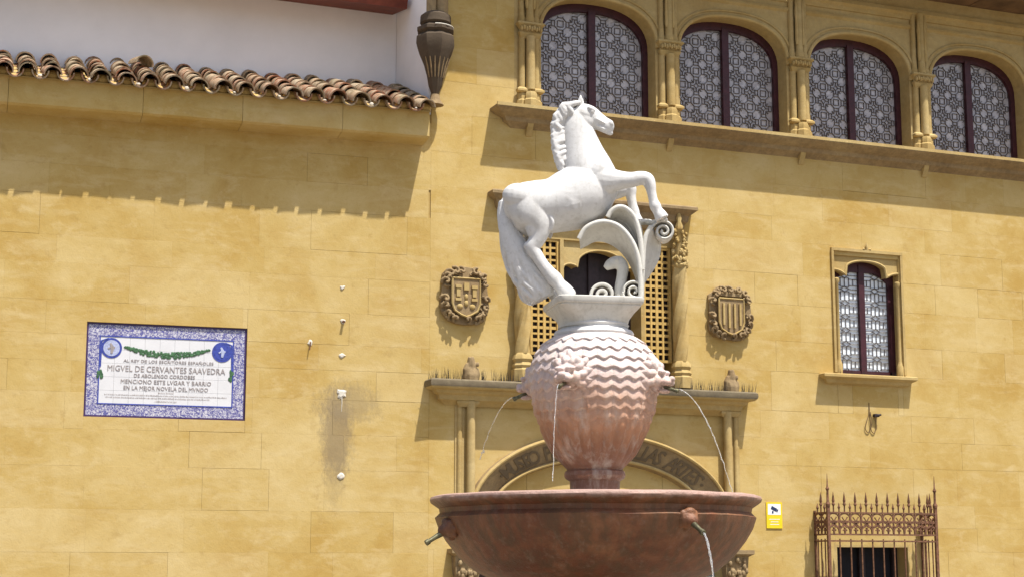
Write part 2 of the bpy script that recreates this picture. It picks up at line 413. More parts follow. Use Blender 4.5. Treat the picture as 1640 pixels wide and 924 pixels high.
# --- gallery arcade
COLX = [-.81 + 1.79*k for k in range(7)]
ARCH_HW, ARCH_SP, ARCH_RISE = .735, 7.70, .50
def arch_z(dx, hw=ARCH_HW, sp=ARCH_SP, rise=ARCH_RISE):
    q = min(1, abs(dx)/hw); return sp + rise*(1-q**2.4)**(1/2.4)
mb = MB(); depth = .36; ztop = 8.80
for k in range(6):
    cx = (COLX[k]+COLX[k+1])/2
    n = 28; pts = []
    for i in range(n+1):
        dx = -ARCH_HW*math.cos(math.pi*i/n); pts.append((cx+dx, arch_z(dx)))
    for i in range(n):
        (xa,za),(xb,zb) = pts[i], pts[i+1]
        mb.add([(xa,0,za),(xb,0,zb),(xb,0,ztop),(xa,0,ztop)], [(0,1,2,3)])
        mb.add([(xa,0,za),(xb,0,zb),(xb,depth,zb),(xa,depth,za)], [(0,3,2,1)])
    mb.add([(cx-ARCH_HW,0,G0),(cx-ARCH_HW,0,ARCH_SP),(cx-ARCH_HW,depth,ARCH_SP),(cx-ARCH_HW,depth,G0)], [(0,1,2,3)])
    mb.add([(cx+ARCH_HW,0,G0),(cx+ARCH_HW,0,ARCH_SP),(cx+ARCH_HW,depth,ARCH_SP),(cx+ARCH_HW,depth,G0)], [(0,3,2,1)])
for k, x in enumerate(COLX):
    a = x-(1.79/2-ARCH_HW) if k else -.98; b = x+(1.79/2-ARCH_HW)
    mb.add([(a,0,G0),(b,0,G0),(b,0,ztop),(a,0,ztop)], [(0,1,2,3)])
arcade = mb.build('arcade_wall', 'trim', mus)
for k in range(6):
    cx = (COLX[k]+COLX[k+1])/2
    def arc(off, y, n=30):
        o = []
        for i in range(n+1):
            dx = -(ARCH_HW+off)*math.cos(math.pi*i/n); o.append((cx+dx, y, arch_z(dx, ARCH_HW+off, ARCH_SP, ARCH_RISE+off)))
        return o
    mb = MB(); mb.tube(arc(.018,-.008), .026, 8).tube(arc(.085,-.004), .017, 6)
    mb.tube(arc(.028,.10), .03, 6)
    mb.build('arch_moulding', 'trim', mus, 40)
def gallery_column():
    c = part('column', mus)
    b = MB()
    for dx, dy, r in ((0,-.075,.058), (-.085,-.02,.046), (.085,-.02,.046)):
        b.lathe([(r*1.6,G0+.0),(r*1.6,G0+.13),(r*1.25,G0+.15),(r*1.3,G0+.20),(r*1.05,G0+.23)], dx, dy, 8, ph=R(22.5))
    b.box(-.165,.165,-.135,.04,G0,G0+.055).moulding(-.10,.10,[(.05,G0+.225),(.065,G0+.24),(.065,G0+.262),(.045,G0+.28),(.03,G0+.29)], y0=-.03)
    b.build('base', 'trim', c, 30)
    for dx, dy, r in ((0,-.075,.052), (-.085,-.02,.042), (.085,-.02,.042)):
        MB().lathe([(r,G0+.26),(r*.98,7.62)], dx, dy, 14).build('shaft', 'trim', c, 40)
    k = MB().moulding(-.085,.085,[(.03,7.80),(.075,7.785),(.085,7.76),(.06,7.735),(.04,7.70),(.055,7.66),(.045,7.63),(.02,7.60)], y0=-.03)
    for j in range(9):
        k.ell((-.12+.03*j, -.10-.02*math.cos((j-4)*.35), 7.70+.012*(j%2)), (.018,.02,.03), 6, 5)
    k.build('capital', 'trim', c, 30)
    u = MB()
    for dx, dy, r, zt in ((0,-.05,.045,8.58), (-.088,-.015,.036,8.58), (.088,-.015,.036,8.58)):
        u.lathe([(r*1.25,7.79),(r*1.25,7.84),(r,7.87),(r,zt)], dx, dy, 12)
    for sx in (-.045,.045):
        u.lathe([(.012,7.95),(.022,8.0),(.016,8.30),(.026,8.33),(.003,8.52)], sx, -.075, 6)
    u.build('upper_shaft', 'trim', c, 40)
    return c
col0 = gallery_column(); col0.location = (COLX[0],0,0)
for x in COLX[1:]:
    c = col0.copy(); COL.objects.link(c); c.parent = mus; c.location = (x,0,0)
    for ch in list(col0.children):
        d = ch.copy(); COL.objects.link(d); d.parent = c
# frieze mouldings and ledge
MB().moulding(HX, 10.4, [(.0,8.64),(.05,8.63),(.06,8.58),(.03,8.55),(.02,8.50)], ret=0).moulding(HX, 10.4, [(.0,8.44),(.022,8.43),(.026,8.40),(.0,8.37)], ret=0).build('frieze', 'trim', mus)
ledge = MB().moulding(-1.03, 10.4, [(.0,6.785),(.235,6.755),(.25,6.742),(.25,6.715),(.215,6.69),(.16,6.665),(.11,6.645),(.09,6.60),(.04,6.575),(0,6.54)]).build('gallery_ledge', 'dirty', mus, 25)  # dirt tone, also painting in the shade below the sunlit nose
MB().box(-1.285, 10.6, -.256, -.236, 6.724, 6.762).build('lit_nosing', 'trim', ledge)  # paler strip: sunlight on the ledge's top edge put into the colour
for k, x in enumerate(COLX):
    b = MB()
    prof = [(.0,6.56),(.09,6.65),(.08,6.59),(.055,6.54),(.035,6.50),(.012,6.46)]
    for i in range(len(prof)-1):
        pass
    b.rings([[(x-.035,.0,z),(x+.035,.0,z),(x+.035,-o,z),(x-.035,-o,z)] for o, z in prof[1:]])
    b.build('bracket', 'trim', ledge)

# --- leaded windows
def leading(inside, x0, x1, z0, z1, s=.185, w=.0062, y=0.0, sx=1.0, sz=1.0):
    mb = MB(); segs = []
    h = s/2; a = h*.80; c = h*.36; q = h*.40
    oc = [(-c,a),(c,a),(a,c),(a,-c),(c,-a),(-c,-a),(-a,-c),(-a,c)]
    ca_ = [(oc[i], oc[(i+1)%8]) for i in range(8)]
    sq = [(-q,-q),(q,-q),(q,q),(-q,q)]; ca_ += [(sq[i], sq[(i+1)%4]) for i in range(4)]
    d_ = h*.36; di = [(0,d_),(d_,0),(0,-d_),(-d_,0)]; cb_ = [(di[i], di[(i+1)%4]) for i in range(4)]
    for sg in (-1,1):
        ca_ += [((a,c*sg),(h,c*sg)),((-a,c*sg),(-h,c*sg)),((c*sg,a),(c*sg,h)),((c*sg,-a),(c*sg,-h))]
        cb_ += [((c,c*sg),(h,c*sg)),((-c,c*sg),(-h,c*sg)),((c*sg,c),(c*sg,h)),((c*sg,-c),(c*sg,-h)), ((d_*sg,0),(h*.8*sg,0)), ((0,d_*sg),(0,h*.8*sg))]
        cb_ += [((c*sg,c),(h*.72*sg,h*.72)),((c*sg,-c),(h*.72*sg,-h*.72)),((h*.8*sg,-c),(h*.8*sg,c)),((-c,h*.8*sg),(c,h*.8*sg))]
    nx, nz = int((x1-x0)/(s*sx))+2, int((z1-z0)/(s*sz))+2
    for i in range(nx):
        for k in range(nz):
            cx, cz = x0+(i+.5)*s*sx, z0+(k+.5)*s*sz
            for (p, r) in (ca_ if (i+k) % 2 else cb_):
                A = (cx+p[0]*sx, cz+p[1]*sz); B = (cx+r[0]*sx, cz+r[1]*sz)
                if not (inside(*A) and inside(*B)): continue
                dx, dz = B[0]-A[0], B[1]-A[1]; L = math.hypot(dx,dz); nxv, nzv = -dz/L*w/2, dx/L*w/2
                mb.add([(A[0]+nxv,y,A[1]+nzv),(B[0]+nxv,y,B[1]+nzv),(B[0]-nxv,y,B[1]-nzv),(A[0]-nxv,y,A[1]-nzv),
                        (A[0]+nxv,y+.012,A[1]+nzv),(B[0]+nxv,y+.012,B[1]+nzv),(B[0]-nxv,y+.012,B[1]-nzv),(A[0]-nxv,y+.012,A[1]-nzv)],
                       [(0,1,2,3),(0,4,5,1),(2,6,7,3)])
    return mb
WY = .20
def gallery_window():
    w = part('window', mus)
    f = MB(); n = 28; hw, t = ARCH_HW+.02, .085
    outer = [(-hw, G0-.02)] + [(-hw*math.cos(math.pi*i/n), arch_z(hw*math.cos(math.pi*i/n), hw, ARCH_SP, ARCH_RISE+.02)) for i in range(n+1)] + [(hw, G0-.02)]
    hi = hw-t
    inner = [(-hi, G0-.02)] + [(-hi*math.cos(math.pi*i/n), arch_z(hi*math.cos(math.pi*i/n), hi, ARCH_SP-.03, ARCH_RISE-t+.02)) for i in range(n+1)] + [(hi, G0-.02)]
    for i in range(len(outer)-1):
        a, b, c, d = outer[i], outer[i+1], inner[i+1], inner[i]
        f.add([(a[0],WY,a[1]),(b[0],WY,b[1]),(c[0],WY,c[1]),(d[0],WY,d[1])], [(0,1,2,3)])
        f.add([(d[0],WY,d[1]),(c[0],WY,c[1]),(c[0],WY+.07,c[1]),(d[0],WY+.07,d[1])], [(0,1,2,3)])
    f.build('frame', 'frame', w)
    ins = lambda x, z: abs(x) < hi and z < arch_z(x, hi, ARCH_SP-.03, ARCH_RISE-t+.02) and z > G0
    MB().box(-.045,.045,WY-.012,WY+.06,G0-.02,ARCH_SP+ARCH_RISE-.07).build('mullion', 'frame', w)
    MB().prism([p for p in inner], WY+.05, WY+.062).build('glass_pane', 'glass', w)
    leading(ins, -hi+.01, hi, G0, 8.3, y=WY+.036).build('lead_came', 'lead', w)
    return w
w0 = gallery_window()
for k in range(6):
    cx = (COLX[k]+COLX[k+1])/2
    if k == 0: w0.location = (cx,0,0); continue
    c = w0.copy(); COL.objects.link(c); c.parent = mus; c.location = (cx,0,0)
    for ch in list(w0.children):
        d = ch.copy(); COL.objects.link(d); d.parent = c
MB().box(-1.2, 10.4, .42, .46, 6.2, 9).build('gallery_interior', 'dark', mus)

# --- projecting roof
roof = MB().box(HX-.1, 10.6, -.60, .6, 8.90, 9.02).build('roof', 'brown_wood', mus)
x = HX-.1; rr = random.Random(5)
while x < 10.4:
    w_ = rr.uniform(.84,.98); MB().box(x+.006, x+w_-.006, -.60, .05, 8.795+rr.uniform(0,.006), 8.90).build('soffit_board', 'soffit', roof); x += w_
MB().box(HX-.1, 10.6, -.66, -.602, 8.80, 9.06).build('fascia_board', 'soffit', roof)

# --- corner corbel carrying a colonnette
cb = part('corner_corbel', mus, 'soot blackened carved corbel at the building corner', loc=(HX+.005, -.10, 0))
pr = [(.035,6.80),(.05,6.84),(.075,6.90),(.095,7.02),(.13,7.15),(.185,7.28),(.215,7.38),(.21,7.45),(.17,7.49),(.205,7.52),(.205,7.555),(.16,7.58),(.13,7.61)]
b = MB(); n = 32
b.rings([[((r*(1+.05*math.cos(8*2*math.pi*j/n)))*math.cos(2*math.pi*j/n), (r*(1+.05*math.cos(8*2*math.pi*j/n)))*math.sin(2*math.pi*j/n), z) for j in range(n)] for r, z in pr])
b.build('bell', 'black_stone', cb, 35)
MB().lathe([(.150,7.60),(.175,7.62),(.17,7.70),(.12,7.74)], n=16).build('collar', 'black_stone', cb, 35)
b = MB()
for dx, dy in ((-.06,-.03),(.05,-.05),(.10,.03)): b.lathe([(.058,7.70),(.055,8.80)], dx, dy, 12)
b.build('colonnette', 'dirty', cb, 40)
b = MB()
for j in range(7):
    a = R(-150+20*j); r0 = .10
    b.tube([(math.cos(a)*(.085+.012), math.sin(a)*(.085+.012), 6.98), (math.cos(a)*.128, math.sin(a)*.128, 7.10), (math.cos(a)*.165, math.sin(a)*.165, 7.20)], [.006,.011,.006], 5)
b.build('carved_rib', 'dirty', cb, 40)
MB().tube([(math.cos(R(a))*.200, math.sin(R(a))*.200, 7.562) for a in range(-110,-9,10)], .007, 6).build('lead_flashing', 'plaster', cb, 40)
MB().lathe([(.10,6.68),(.06,6.74),(.05,6.80)], n=12).build('corbel_foot', 'dirty', cb, 40)

# --- window above the portal
cw = part('ornate_window', mus, 'ornate window with twisted columns and lattice screens above the portal')
MB().box(-.80,1.00,.30,.34,3.6,5.5).build('window_back', 'shutter', cw)
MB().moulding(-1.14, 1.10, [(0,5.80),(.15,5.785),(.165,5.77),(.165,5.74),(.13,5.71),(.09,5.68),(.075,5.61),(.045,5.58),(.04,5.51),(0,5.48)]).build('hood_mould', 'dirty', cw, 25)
MB().box(-.80,1.0,.0,.06,5.30,5.402).build('lintel', 'trim', cw)
def screen_panel(x0, x1, z0, z1, y):
    p = part('lattice_screen', cw)
    MB().box(x0,x0+.03,y-.01,y+.035,z0,z1).box(x1-.03,x1,y-.01,y+.035,z0,z1).box(x0+.03,x1-.03,y-.01,y+.035,z0,z0+.03).box(x0+.03,x1-.03,y-.01,y+.035,z1-.03,z1).build('screen_frame', 'screen', p)
    b = MB(); nx, nz = 4, int((z1-z0)/.072); xa, xb = x0+.03, x1-.03
    for i in range(1, nx):
        xx = xa+(xb-xa)*i/nx; w = .016 if i == nx//2 else .011; b.box(xx-w, xx+w, y, y+.02, z0+.03, z1-.03)
    for k in range(1, nz):
        zz = z0+.03+(z1-z0-.06)*k/nz; w = .016 if k % 2 == 0 else .011; b.box(xa, xb, y+.004, y+.024, zz-w, zz+w)
    b.build('lattice_bars', 'screen', p)
    MB().box(x0+.01,x1-.01,y+.06,y+.07,z0,z1).build('screen_shade', 'shutter', p)
screen_panel(-.785,-.43,3.98,5.30,.02); screen_panel(.625,.985,3.96,5.30,.02)
for xj in (-.43,.58): MB().box(xj,xj+.045,-.02,.30,3.75,5.30).build('jamb', 'trim', cw)
# cusped head of the middle opening
b = MB(); cx = .10; hw = .48
def cusp(x):   # underside of a trefoil head
    d = abs(x-cx)/hw
    return 5.0 + (.17*math.sqrt(max(0,1-(d/.62)**2))+.045 if d < .60 else .06*math.sqrt(max(0,1-((d-.80)/.2)**2))-.02)
n = 48; pts = [(cx-hw+2*hw*i/n, cusp(cx-hw+2*hw*i/n)) for i in range(n+1)]
for (xa,za),(xb,zb) in zip(pts, pts[1:]):
    b.add([(xa,.03,za),(xb,.03,zb),(xb,.03,5.30),(xa,.03,5.30),(xa,.20,za),(xb,.20,zb)], [(0,1,2,3),(0,4,5,1)])
b.build('cusped_head', 'trim', cw)
MB().tube([(x,.028,z-.005) for x,z in pts], .012, 6).build('cusp_roll', 'trim', cw, 40)
MB().box(.03,.16,.22,.28,3.75,5.25).build('middle_mullion', 'shutter', cw)
for sx in (-.385,.16): MB().box(sx,sx+.42,.255,.275,3.75,5.25).build('shutter_leaf', 'shutter', cw)
def twisted(x):
    c = part('twisted_column', cw, loc=(x,-.10,0))
    MB().lathe([(.125,3.655),(.125,3.78),(.105,3.80),(.12,3.83),(.095,3.87),(.115,3.90),(.105,3.94),(.08,3.97)], n=8, ph=R(22.5)).build('base', 'trim', c, 25)
    rs = []; n = 24; K = 60
    for i in range(K+1):
        z = 3.96+(5.06-3.96)*i/K; tw = (z-3.96)*3.2
        rs.append([((.078+.016*math.cos(4*(a:=2*math.pi*j/n)+0))*math.cos(a+tw), (.078+.016*math.cos(4*a))*math.sin(a+tw), z) for j in range(n)])
    MB().rings(rs).build('shaft', 'trim', c, 50)
    k = MB().lathe([(.085,5.05),(.10,5.08),(.07,5.11),(.065,5.45),(.09,5.50)], n=8); q = random.Random(9)
    for j in range(46):
        a = q.uniform(-math.pi, 0); z = q.uniform(5.07,5.50)
        k.ell((math.cos(a)*.085, math.sin(a)*.085, z), (q.uniform(.014,.026), .02, q.uniform(.018,.04)), 6, 5, Matrix.Rotation(q.uniform(-.8,.8),3,'Y'))
    k.build('carved_tabernacle', 'trim', c, 40)
    MB().lathe([(.04,5.50),(.05,5.54),(.025,5.60),(.035,5.64),(.004,5.74)], n=8).build('finial', 'trim', c, 40)
twisted(-.925); twisted(1.045)
MB().box(-1.06,1.16,-.16,.0,3.60,3.652).build('window_seat', 'dirty', cw)

# --- portal
po = part('portal', mus, 'carved stone portal with lettered arch and colonnettes')
PC, PA, PB, PZ = .075, 1.60, .93, 2.20      # centre, half width, rise, springing of the elliptical arch
def ell(t, off): return (PC-(PA+off)*math.cos(t), PZ+(PB+off)*math.sin(t))
# spandrel panel
b = MB(); n = 40; xa0, xb0 = -1.52, 1.67; YS = .035
xs = [xa0+(xb0-xa0)*i/n for i in range(n+1)]
def ez(x):
    d = (x-PC)/PA
    return PZ+PB*math.sqrt(max(0,1-d*d)) if abs(d) < 1 else PZ
for xa, xb in zip(xs, xs[1:]):
    b.add([(xa,YS,ez(xa)),(xb,YS,ez(xb)),(xb,YS,3.5),(xa,YS,3.5)], [(0,1,2,3)])
b.box(xa0-.01,xa0+.02,YS-.03,.3,-.02,3.5).box(xb0-.02,xb0+.01,YS-.03,.3,-.02,3.5)
b.build('spandrel', 'stone', po)
# arch: roll, splayed inscription band, inner roll, soffit
prof = [(.0,.04),(.0,-.045),(-.02,-.07),(-.045,-.065),(-.05,-.045),(-.265,.065),(-.27,.045),(-.29,.04),(-.31,.06),(-.315,.09),(-.33,.16)]
rs = []; n = 72
for i in range(n+1):
    t = math.pi*i/n; rs.append([(ell(t,o)[0], y, ell(t,o)[1]) for o, y in prof])
vs = [p for r in rs for p in r]; k = len(prof); fs = [(i*k+j,i*k+j+1,(i+1)*k+j+1,(i+1)*k+j) for i in range(n) for j in range(k-1)]
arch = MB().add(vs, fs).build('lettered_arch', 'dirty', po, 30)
rs = [(ell(math.pi*i/n,-.022)[0], -.058, ell(math.pi*i/n,-.022)[1]) for i in range(n+1)]
MB().tube(rs, .022, 8).build('outer_roll', 'trim', arch, 40)
rs = [(ell(math.pi*i/n,-.292)[0], .045, ell(math.pi*i/n,-.292)[1]) for i in range(n+1)]
MB().tube(rs, .017, 8).build('inner_roll', 'trim', arch, 40)
# inscription bent along the splay
L = [0]; T = [math.pi*i/400 for i in range(401)]
for a, c in zip(T, T[1:]): L.append(L[-1]+math.dist(ell(a,-.16), ell(c,-.16)))
def t_at(s):
    for i in range(400):
        if L[i+1] >= s: return T[i]+(T[i+1]-T[i])*(s-L[i])/(L[i+1]-L[i])
    return math.pi
txt = '\u00b7MUSEO PROVINCIAL BELLAS ARTES\u00b7'; S0, S1 = .50, L[-1]-.42
mb = MB()
for i, chh in enumerate(txt):
    if chh == ' ': continue
    me = text_mesh(chh, .215, .008, .003); s0 = S0+(S1-S0)*i/(len(txt)-1)
    vs = []
    for v in me.vertices:
        s = s0+v.co.x*.98; w = .026+v.co.y*1.06; t = t_at(s)     # w: from inner edge of band outwards
        o = -.265+w; y = .065-.11*(w/.215)
        p = ell(t, o); vs.append((p[0], y-v.co.z*.9-.002, p[1]))
    mb.add(vs, [tuple(p.vertices) for p in me.polygons]); bpy.data.meshes.remove(me)
mb.build('inscription', 'letter_stone', arch)
# blind wall under the arch, blocks and door
ty = part('tympanum', po)
inn = [ell(math.pi*i/40, -.30) for i in range(41)]
q = random.Random(12); xs = [-1.30,-.78,-.22,.36,.90,1.47]
for xa, xb in zip(xs, xs[1:]):
    poly = [(xa+.002,1.9),(xb-.002,1.9)]
    m = 8
    def iz(x):
        d = (x-PC)/(PA-.30); return PZ+(PB-.30)*math.sqrt(max(0.0,1-d*d)) if abs(d)<1 else PZ
    top = [(xb-.002-(xb-xa-.004)*i/m, iz(xb-.002-(xb-xa-.004)*i/m)+.02) for i in range(m+1)]
    MB().prism(poly+top, .135-q.uniform(0,.003), .2).build('stone', 'stone', ty)
MB().box(-1.30,1.45,.10,.30,1.72,1.90).build('lintel', 'trim', po)
MB().box(-1.30,1.45,.22,.26,0,1.72).build('door', 'door_wood', po)
# colonnettes
for sx, x in ((-1,-1.52),(1,1.67)):
    MB().lathe([(.048,1.80),(.046,3.42)], x-sx*.01, -.05, 14).build('colonnette', 'trim', po, 40)
    MB().lathe([(.032,1.80),(.030,3.40)], x+sx*.11, -.012, 12).build('colonnette', 'trim', po, 40)
    MB().box(x+min(sx*.05,sx*.16), x+max(sx*.05,sx*.16), -.012, .01, 1.75, 3.5).build('pilaster_strip', 'trim', po)
    MB().moulding(x-.08+(sx*.03), x+.08+sx*.03, [(.02,3.44),(.05,3.42),(.05,3.40),(.02,3.36)], y0=-.03).build('colonnette_cap', 'trim', po)
    k = MB().moulding(x-.03+sx*.04, x+.03+sx*.04, [(0,1.84),(.17,1.835),(.17,1.79),(.12,1.76),(.11,1.60),(.07,1.40),(.03,1.2)], y0=0); q = random.Random(4)
    for j in range(24): k.ell((x+sx*.04+q.uniform(-.11,.11), -.12+q.uniform(-.02,.01), q.uniform(1.5,1.74)), (.025,.022,.035), 6, 5)
    k.build('carved_console', 'dirty', po, 40)
    f = MB(); q = random.Random(11+sx); fx = x+sx*.015
    f.lathe([(.075,3.62),(.07,3.70),(.045,3.74)], fx, -.11, 8)
    f.lathe([(.085,3.62),(.088,3.70),(.07,3.76),(.05,3.80)], fx, -.11, 9)
    f.tube([(fx-.05,-.11,3.66),(fx-.055,-.12,3.76),(fx-.04,-.125,3.82)], [.05,.045,.030], 8)
    f.tube([(fx+.01,-.11,3.68),(fx+.0,-.12,3.82),(fx-.01,-.13,3.90)], [.06,.055,.034], 8)
    f.tube([(fx+.05,-.10,3.66),(fx+.062,-.11,3.72),(fx+.055,-.12,3.775)], [.05,.045,.03], 8)
    for j in range(9): f.ell((fx+q.uniform(-.06,.06), -.12+q.uniform(-.04,.02), q.uniform(3.66,3.84)), (.022,.02,.03), 6, 5)
    fuse('worn_finial', f, .008, 2, 'dirty', po)
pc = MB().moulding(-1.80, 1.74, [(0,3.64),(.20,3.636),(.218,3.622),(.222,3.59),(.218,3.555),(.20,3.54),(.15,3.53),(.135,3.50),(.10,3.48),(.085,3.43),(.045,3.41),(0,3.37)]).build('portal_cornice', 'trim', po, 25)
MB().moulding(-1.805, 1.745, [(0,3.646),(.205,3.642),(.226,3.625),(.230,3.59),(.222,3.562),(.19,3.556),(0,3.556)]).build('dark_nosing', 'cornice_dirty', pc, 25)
b = MB(); q = random.Random(2)
for i in range(560):
    xx = q.uniform(-2.03,1.95); yy = q.choice((-.20,-.16,-.11))+q.uniform(-.01,.01); hh = q.uniform(.09,.15); tx, ty_ = q.uniform(-.03,.03), q.uniform(-.03,.01)
    if abs(xx+1.535) < .09 or abs(xx-1.685) < .09: continue
    r = .0028
    b.add([(xx-r,yy,3.63),(xx+r,yy,3.63),(xx,yy+2*r,3.63),(xx+tx,yy+ty_,3.635+hh)], [(0,1,3),(1,2,3),(2,0,3)])
sp = b.build('bird_spikes', 'spike', po); sp['kind'] = 'stuff'

# --- right-hand window
rw = part('arched_window', mus, 'narrow cusped window with leaded glass in two lights')
RX0, RX1 = 3.20, 4.13; rcx = (RX0+RX1)/2
b = MB(); hw = (RX1-RX0)/2
def rz(x):
    d = abs(x-rcx)/hw
    if d > .60: return 5.10 + .11*math.sqrt(max(0,1-((d-1.0)/.40)**2)) if d <= 1 else 5.08
    return 5.235+.105*math.sqrt(max(0,1-(d/.62)**2))
n = 44; pts = [(RX0+(RX1-RX0)*i/n, rz(RX0+(RX1-RX0)*i/n)) for i in range(n+1)]
for (xa,za),(xb,zb) in zip(pts,pts[1:]):
    b.add([(xa,.02,za),(xb,.02,zb),(xb,.02,5.382),(xa,.02,5.382),(xa,.24,za),(xb,.24,zb)], [(0,1,2,3),(0,4,5,1)])
e_ = .004
b.box(RX0-.02,RX0+e_,.005,.26,3.925,5.375).box(RX1-e_,RX1+.02,.005,.26,3.925,5.375)
b.build('reveal', 'trim', rw)
b = MB().tube([(x,.015,z-.004) for x,z in pts], .017, 6)
b.box(RX0-.045,RX0-.012,-.028,.02,3.95,5.43).box(RX1+.012,RX1+.045,-.028,.02,3.95,5.43).box(RX0-.045,RX1+.045,-.030,.02,5.43,5.465)
for xx in (RX0+.03, RX1-.03): b.lathe([(.042,3.93),(.042,4.05),(.03,4.08),(.022,4.12),(.022,5.03),(.035,5.05),(.035,5.09),(.02,5.10)], xx, .0, 10)
for dx in (-.045,0,.045): b.lathe([(.004,5.49+.03*(dx==0)),(.02,5.475+.03*(dx==0)),(.012,5.465)], rcx+dx, -.02, 6)
b.lathe([(.012,5.46),(.02,5.50),(.012,5.53),(.004,5.56)], rcx, -.02, 6)
b.build('frame_moulding', 'trim', rw, 40)
FY = .12
xl, xr = RX0+.04, RX1-.06
ztp = lambda x: 5.26-.20*(max(0,abs(x-rcx)/hw-.35)/.65)**1.6
b = MB().box(RX0,xl+.02,FY,FY+.05,3.92,5.3).box(xr-.03,RX1,FY,FY+.05,3.92,5.3).box(xl,xr,FY,FY+.05,3.92,4.0).box(rcx-.045,rcx+.035,FY-.012,FY+.05,3.92,5.3)
m = 20
for i in range(m):
    xa, xb = RX0+(RX1-RX0)*i/m, RX0+(RX1-RX0)*(i+1)/m
    b.add([(xa,FY-.002,ztp(xa)-.05),(xb,FY-.002,ztp(xb)-.05),(xb,FY-.002,5.38),(xa,FY-.002,5.38),(xa,FY+.05,ztp(xa)-.05),(xb,FY+.05,ztp(xb)-.05)], [(0,1,2,3),(0,4,5,1)])
b.build('frame', 'frame', rw)
MB().box(xl,xr,FY+.035,FY+.045,3.95,5.3).build('glass_pane', 'glass_pale', rw)
for a, c in ((xl+.02, rcx-.047), (rcx+.037, xr-.03)):
    lb = MB(); wd = c-a; cx = (a+c)/2; yy = FY+.02; lw_ = .0035
    def seg(p, r):
        dx, dz = r[0]-p[0], r[1]-p[1]; l = math.hypot(dx,dz); nx_, nz_ = -dz/l*lw_, dx/l*lw_
        lb.add([(p[0]+nx_,yy,p[1]+nz_),(r[0]+nx_,yy,r[1]+nz_),(r[0]-nx_,yy,r[1]-nz_),(p[0]-nx_,yy,p[1]-nz_)], [(0,1,2,3)])
        lb.add([(p[0]+nx_,yy,p[1]+nz_),(r[0]+nx_,yy,r[1]+nz_),(r[0]+nx_,yy+.012,r[1]+nz_),(p[0]+nx_,yy+.012,p[1]+nz_)], [(0,1,2,3)])
    for k in range(8):
        z0_ = 3.99+.168*k; o1 = wd*.17
        for sg_ in (-1,1):
            xs_ = cx+sg_*o1; xe_ = a if sg_ < 0 else c
            seg((xs_,z0_+.03),(xs_,z0_+.138)); seg((xs_,z0_+.045),(xe_,z0_+.045)); seg((xs_,z0_+.123),(xe_,z0_+.123))
            seg(((xs_+xe_)/2,z0_+.045),((xs_+xe_)/2,z0_+.123)); seg((cx,z0_-.03),(cx+sg_*o1,z0_)); seg((cx+sg_*o1,z0_),(cx,z0_+.03))
            seg((xs_,z0_),(xe_,z0_)); seg((xs_,z0_+.03),(cx,z0_+.03)); seg((xs_,z0_+.138),(cx,z0_+.138))
        seg((cx,z0_+.03),(cx,z0_+.138))
    lb.build('lead_came', 'lead', rw)
MB().moulding(3.07, 4.13, [(0,3.935),(.12,3.925),(.132,3.915),(.132,3.885),(.11,3.87),(.08,3.855),(.055,3.82),(0,3.80)]).build('sill', 'trim', rw, 25)
b = MB(); q = random.Random(8)
for i in range(60):
    xx = q.uniform(3.2,4.1); b.add([(xx-.002,-.05,3.92),(xx+.002,-.05,3.92),(xx,-.046,3.92),(xx+q.uniform(-.02,.02),-.06,4.0)], [(0,1,3),(1,2,3),(2,0,3)])
s_ = b.build('bird_spikes', 'spike', rw); s_['kind'] = 'stuff'

# --- dark lower window behind the grille
lw = part('lower_window', mus, 'dark square window behind the iron grille')
MB().box(3.08,3.12,.0,.30,.72,1.93).box(4.11,4.15,.0,.30,.72,1.93).box(3.12,4.11,.0,.30,1.88,1.93).box(3.12,4.11,.0,.30,.72,.77).build('reveal', 'trim', lw)
MB().box(3.0,4.2,.28,.32,.7,1.95).build('pane', 'dark', lw)
MB().box(3.12,4.11,.22,.26,.77,.86).box(3.12,3.19,.22,.26,.86,1.88).box(4.04,4.11,.22,.26,.86,1.88).box(3.57,3.65,.22,.26,.86,1.88).build('frame', 'shutter', lw)

# ================================================================== left wing
lwg = thing('tile_roofed_wing', 'low golden stone wing with barrel tiled eave left of the museum corner', 'building', (HX,0,0), LA)
q = random.Random(21)
PLQ = (-3.625,-1.985,3.145,4.115)
wl = backing(lwg, (-7.2, -.0003, -.05, 6.6), [PLQ], .010, .5)
zs = [0]
while zs[-1] < 6.3: zs.append(zs[-1]+q.uniform(.27,.47))
zs = [z for z in zs if z < 6.2]+[6.5]
i0 = max(i for i, z in enumerate(zs) if z < 1.2)
ashlar(wl, -6.6, -.0003, zs[i0:], [PLQ], q)
MB().box(-7.2,-.003,.004,.012,-.05,zs[i0]).build('plinth_course', 'stone', lwg)
